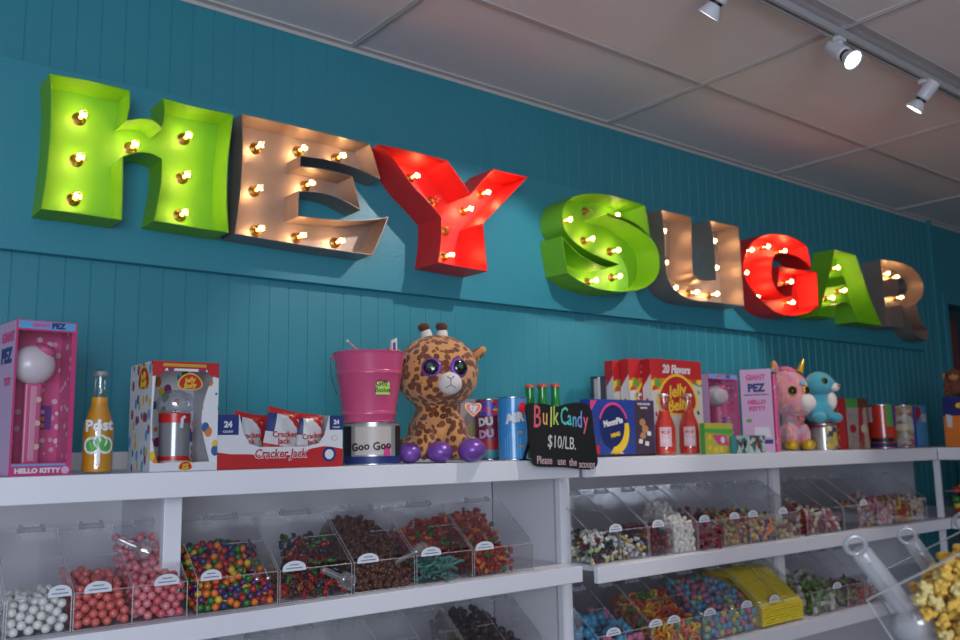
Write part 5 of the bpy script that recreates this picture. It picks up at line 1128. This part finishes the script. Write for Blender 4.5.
mixfill(2.540, 2.856, .085, K(lambda m: ball_mesh(.0125, m), [('sky blue', (.07, .28, .48), 2.4), ('pink', (.48, .12, .18), 1.6), ('pale yellow', (.50, .42, .12), 1), ('pale green', (.14, .34, .22), 1), ('lilac', (.26, .16, .34), .8)], 'candy ball', 'in the pastel ball bin'), 'candy_ball', 'candy ball', .0125, 520, 220, 43, 'pastel candy balls buried deep in their bin', slope=.72, hb=.18, z=Z3, yf=y3, spin=False, dy=.22)
# yellow wrapped squares lie in rows up the slope
m_yw = mat('yellow_wrapper', (.80, .62, .015), .32, bump=.5, bscale=40)
sq = MB(); sq.box(-.0125, .0125, -.0125, .0125, -.004, .004); sqm = sq.mesh('square', m_yw)
g = random.Random(9)
for i in range(10):
    for j in range(13):
        for k in range(1):
            yy = y3+.014+j*.0175; zz = Z3+.012+min(.165, (.070 if j == 0 else .072+j*.0135)); o = bpy.data.objects.new('wrapped_square', sqm); col.objects.link(o)
            o.location = (2.88+i*.0265, yy, zz-.004); o.rotation_euler = (R(38)+g.uniform(-.15, .15), g.uniform(-.1, .1), g.uniform(-.2, .2)); tag(o, 'yellow wrapped square on the sloping yellow heap of the lower shelf', 'wrapped candy', 'yellow wrapped squares on top')
for i in range(10):
    for k in range(7):
        o = bpy.data.objects.new('wrapped_square', sqm); col.objects.link(o); o.location = (2.88+i*.0265, y3+.0095, Z3+.0125+k*.0096); o.rotation_euler = (g.uniform(-.05, .05), 0, g.uniform(-.03, .03)); tag(o, 'yellow wrapped square in the front stack of the lower shelf', 'wrapped candy', 'yellow wrapped squares in the front stack')
o = MB().prism([(.024, .006), (.26, .006), (.26, .175), (.18, .165), (.024, .068)], 2.870, 3.142, 'x'); ob = o.build('wrapped_square_heap', m_yw); ob.location = (0, y3, Z3); tag(ob, 'mass of yellow wrapped squares under the top layer', 'wrapped candy', kind='stuff')
mixfill(3.203, 3.457, .080, K(lambda m: lump_mesh(.016, m, 6, 3), [('green', (.14, .26, .04), 2), ('white', (.42, .44, .36), 1.6), ('olive', (.16, .18, .05), 1)], 'wrapped candy', 'in the green bin right of the lower post'), 'wrapped_candy', 'candy', .0145, 260, 170, 45, 'green wrapped candies buried deep in their bin', slope=.45, hb=.15, z=Z3, yf=y3, dy=.2)
mixfill(3.468, 3.717, .070, K(lambda m: lump_mesh(.012, m, 8, 3), [('red', (.42, .05, .02), 2), ('green', (.12, .22, .03), 1), ('dark', (.05, .02, .02), 1.4)], 'sweet', 'behind the big clear scoop'), 'sweet', 'sweet', .012, 160, 110, 46, 'red sweets buried deep behind the scoop', slope=.2, hb=.10, z=Z3, yf=y3)
# left unit, third shelf
bins3([(.80, 1.06, 'empty-looking clear bin low under the gumballs', ()), (1.065, 1.32, 'low clear bin under the chocolate clusters', ()), (1.325, 1.585, 'low clear bin with yellow and blue candies', ()), (1.59, 1.862, 'low clear bin of dark chocolates beside the divider', ())], 2.04)
mixfill(1.595, 1.80, .10, [(lump_mesh(.018, mat('dark_chocolate', (.028, .010, .008), .45), k, 5), 'dark chocolate piece in the low bin beside the divider', 1, 'dark chocolate pieces') for k in (1, 2)], 'chocolate_piece', 'chocolate', .0155, 260, 110, 51, 'dark chocolate buried deep in the low bin', slope=.6, hb=.175, z=Z3, yf=2.04, dy=.26)
mixfill(1.33, 1.58, .10, K(lambda m: pill_mesh(.010, .03, m), [('yellow', (.45, .36, .05), 2), ('blue', (.10, .28, .50), .7), ('green', (.14, .28, .04), 1.2)], 'candy', 'in the low bin left of the dark chocolate'), 'candy', 'candy', .0145, 160, 130, 52, 'yellow candies buried deep in the low bin', slope=.2, hb=.13, z=Z3, yf=2.04, dy=.24)
# return unit
t = thing('candy_bin', 'clear bin of red, yellow and black candies at the far right edge', 'candy bin', (4.372, 1.69, Z2+.0005), 0)
MB().box(0, .003, 0, .29, 0, .085).build('front_panel', m_acr, t); MB().box(0, .28, 0, .29, 0, .003).build('floor_panel', m_acr, t)
for y_ in (0, .287): MB().box(0, .28, y_, y_+.003, 0, .12).build('side_panel', m_acr, t)
MB().box(-.004, .10, .05, .285, .120, .123).build('lid', m_acre, t)
s = lambda x, y: Z2+min(.15, .095+(x-4.375)*.8)
P = pack(4.376, 4.58, 1.694, 1.976, Z2+.004, s, .019, 140, 61)
kk = [(ball_mesh(.019, candy(n, c)), n+' foil-wrapped ball at the far right edge', w_, n+' foil balls') for n, c, w_ in (('red', (.45, .02, .02), 2), ('yellow', (.65, .45, .02), 1.2), ('black', (.015, .015, .015), 1.2), ('green', (.04, .16, .04), .6))]
fill(P, kk, 'foil_ball', 'candy', None, 100, y0=0, surf=s)

# ---------------------------------------------------------------- popcorn bin in the foreground
def vd(px, py, depth): d = ray(px, py); return CAM+d*depth
A = vd(867, 600, 1.45)
t = thing('popcorn_bin', 'clear tilted acrylic bin of yellow popcorn in the right foreground', 'popcorn bin', A)
Mt = Matrix.Translation(A) @ Matrix.Rotation(R(-62), 4, 'Z') @ Matrix.Rotation(R(-29), 4, 'Y')
t.rotation_euler = Mt.to_euler()
Lx, Ly, hh = .40, .24, .24; e = .004     # local frame: x up the slope, y away from the viewer, open top at z = 0
MB().box(0, Lx, 0, e, -hh, 0).build('front_panel', m_acr, t); MB().box(0, Lx, Ly-e, Ly, -hh, 0).build('back_panel', m_acr, t)
MB().box(0, e, e, Ly-e, -hh, 0).build('side_panel', m_acr, t); MB().box(Lx-e, Lx, e, Ly-e, -hh, 0).build('side_panel', m_acr, t)
MB().box(e, Lx-e, e, Ly-e, -hh, -hh+e).build('floor_panel', m_acr, t)
b = MB(); b.tube([(Lx, 0, 0), (0, 0, 0), (0, 0, -hh)], .0022, 8); b.tube([(0, 0, 0), (0, Ly, 0), (Lx, Ly, 0)], .0016, 8); b.tube([(0, Ly, 0), (0, Ly, -hh)], .0014, 8); b.build('edge', m_acre, t, smooth=60)
m_pop = mat('popcorn', (.80, .50, .08), .7, bump=.6, bscale=90, var=.25, vscale=60); m_popw = mat('popcorn_pale', (.78, .62, .24), .7, bump=.6, bscale=90, var=.2, vscale=60)
def pop_mesh(r, m, seed):
    g = random.Random(seed); b = MB(); b.ell((0, 0, 0), r*.55, 10, 7)
    for k in range(13):
        d = Vector((g.gauss(0, 1), g.gauss(0, 1), g.gauss(0, 1))).normalized()*r*g.uniform(.45, .8); b.ell(d, r*g.uniform(.24, .42), 10, 7)
    return b.mesh('sweet', m, smooth=60)
pm = [pop_mesh(.0135, m_pop if k % 3 else m_popw, 70+k) for k in range(6)]
B1, T1 = vd(942, 655, 1.50), vd(860, 551, 1.475)
B2, T2 = vd(972, 625, 1.63), vd(911, 541, 1.66)
P = pack(.055, Lx-.01, .005, .17, -hh+.01, lambda x, y: -.004-max(0, .13-x)*.35, .0115, 1100, 71, cap=1200)
pl = []
for p in P:
    w = Mt @ Vector(p); ok = True
    for Bq, Tq, rq in ((B1, T1, .024), (B2, T2, .02)):
        u = (Tq-Bq); k = max(0, min(1, (w-Bq).dot(u)/u.dot(u)))
        if (w-(Bq+u*k)).length < rq: ok = False
    if ok: pl.append(tuple(p))
g = random.Random(4); order = sorted(range(len(pl)), key=lambda i: min(pl[i][1], -pl[i][2])+.25*max(0, pl[i][0]-.2)); P = [tuple(Mt @ Vector(p)) for p in pl]
for i in order[:230]:
    o = bpy.data.objects.new('popcorn', pm[i % 6]); col.objects.link(o); o.location = P[i]; o.rotation_euler = rotm(g); tag(o, 'piece of yellow popcorn on the heap in the foreground bin', 'popcorn', 'pieces of popcorn')
bm = bmesh.new(); me = bpy.data.meshes.new('popcorn_heap')
for i in order[230:]:
    tmp = pm[i % 6].copy(); tmp.transform(Matrix.Translation(P[i])); bm.from_mesh(tmp); bpy.data.meshes.remove(tmp)
bm.to_mesh(me); bm.free(); me.materials.append(m_pop); o = bpy.data.objects.new('popcorn_heap', me); col.objects.link(o); tag(o, 'popcorn buried under the top layer of the foreground bin', 'popcorn', kind='stuff')
scoop('large clear scoop with a ring handle, left one at the popcorn bin', B1, T1, width=.085, loc_h=.46, m=m_scoop, roll=R(0))
scoop('clear ring-handled scoop standing behind the nearer one at the popcorn bin', B2, T2, width=.075, loc_h=.42, m=m_scoop)
scoop('clear scoop whose ring just shows at the right edge', vd(1012, 590, 1.75), vd(966, 526, 1.78), width=.075, loc_h=.45, m=m_scoop)
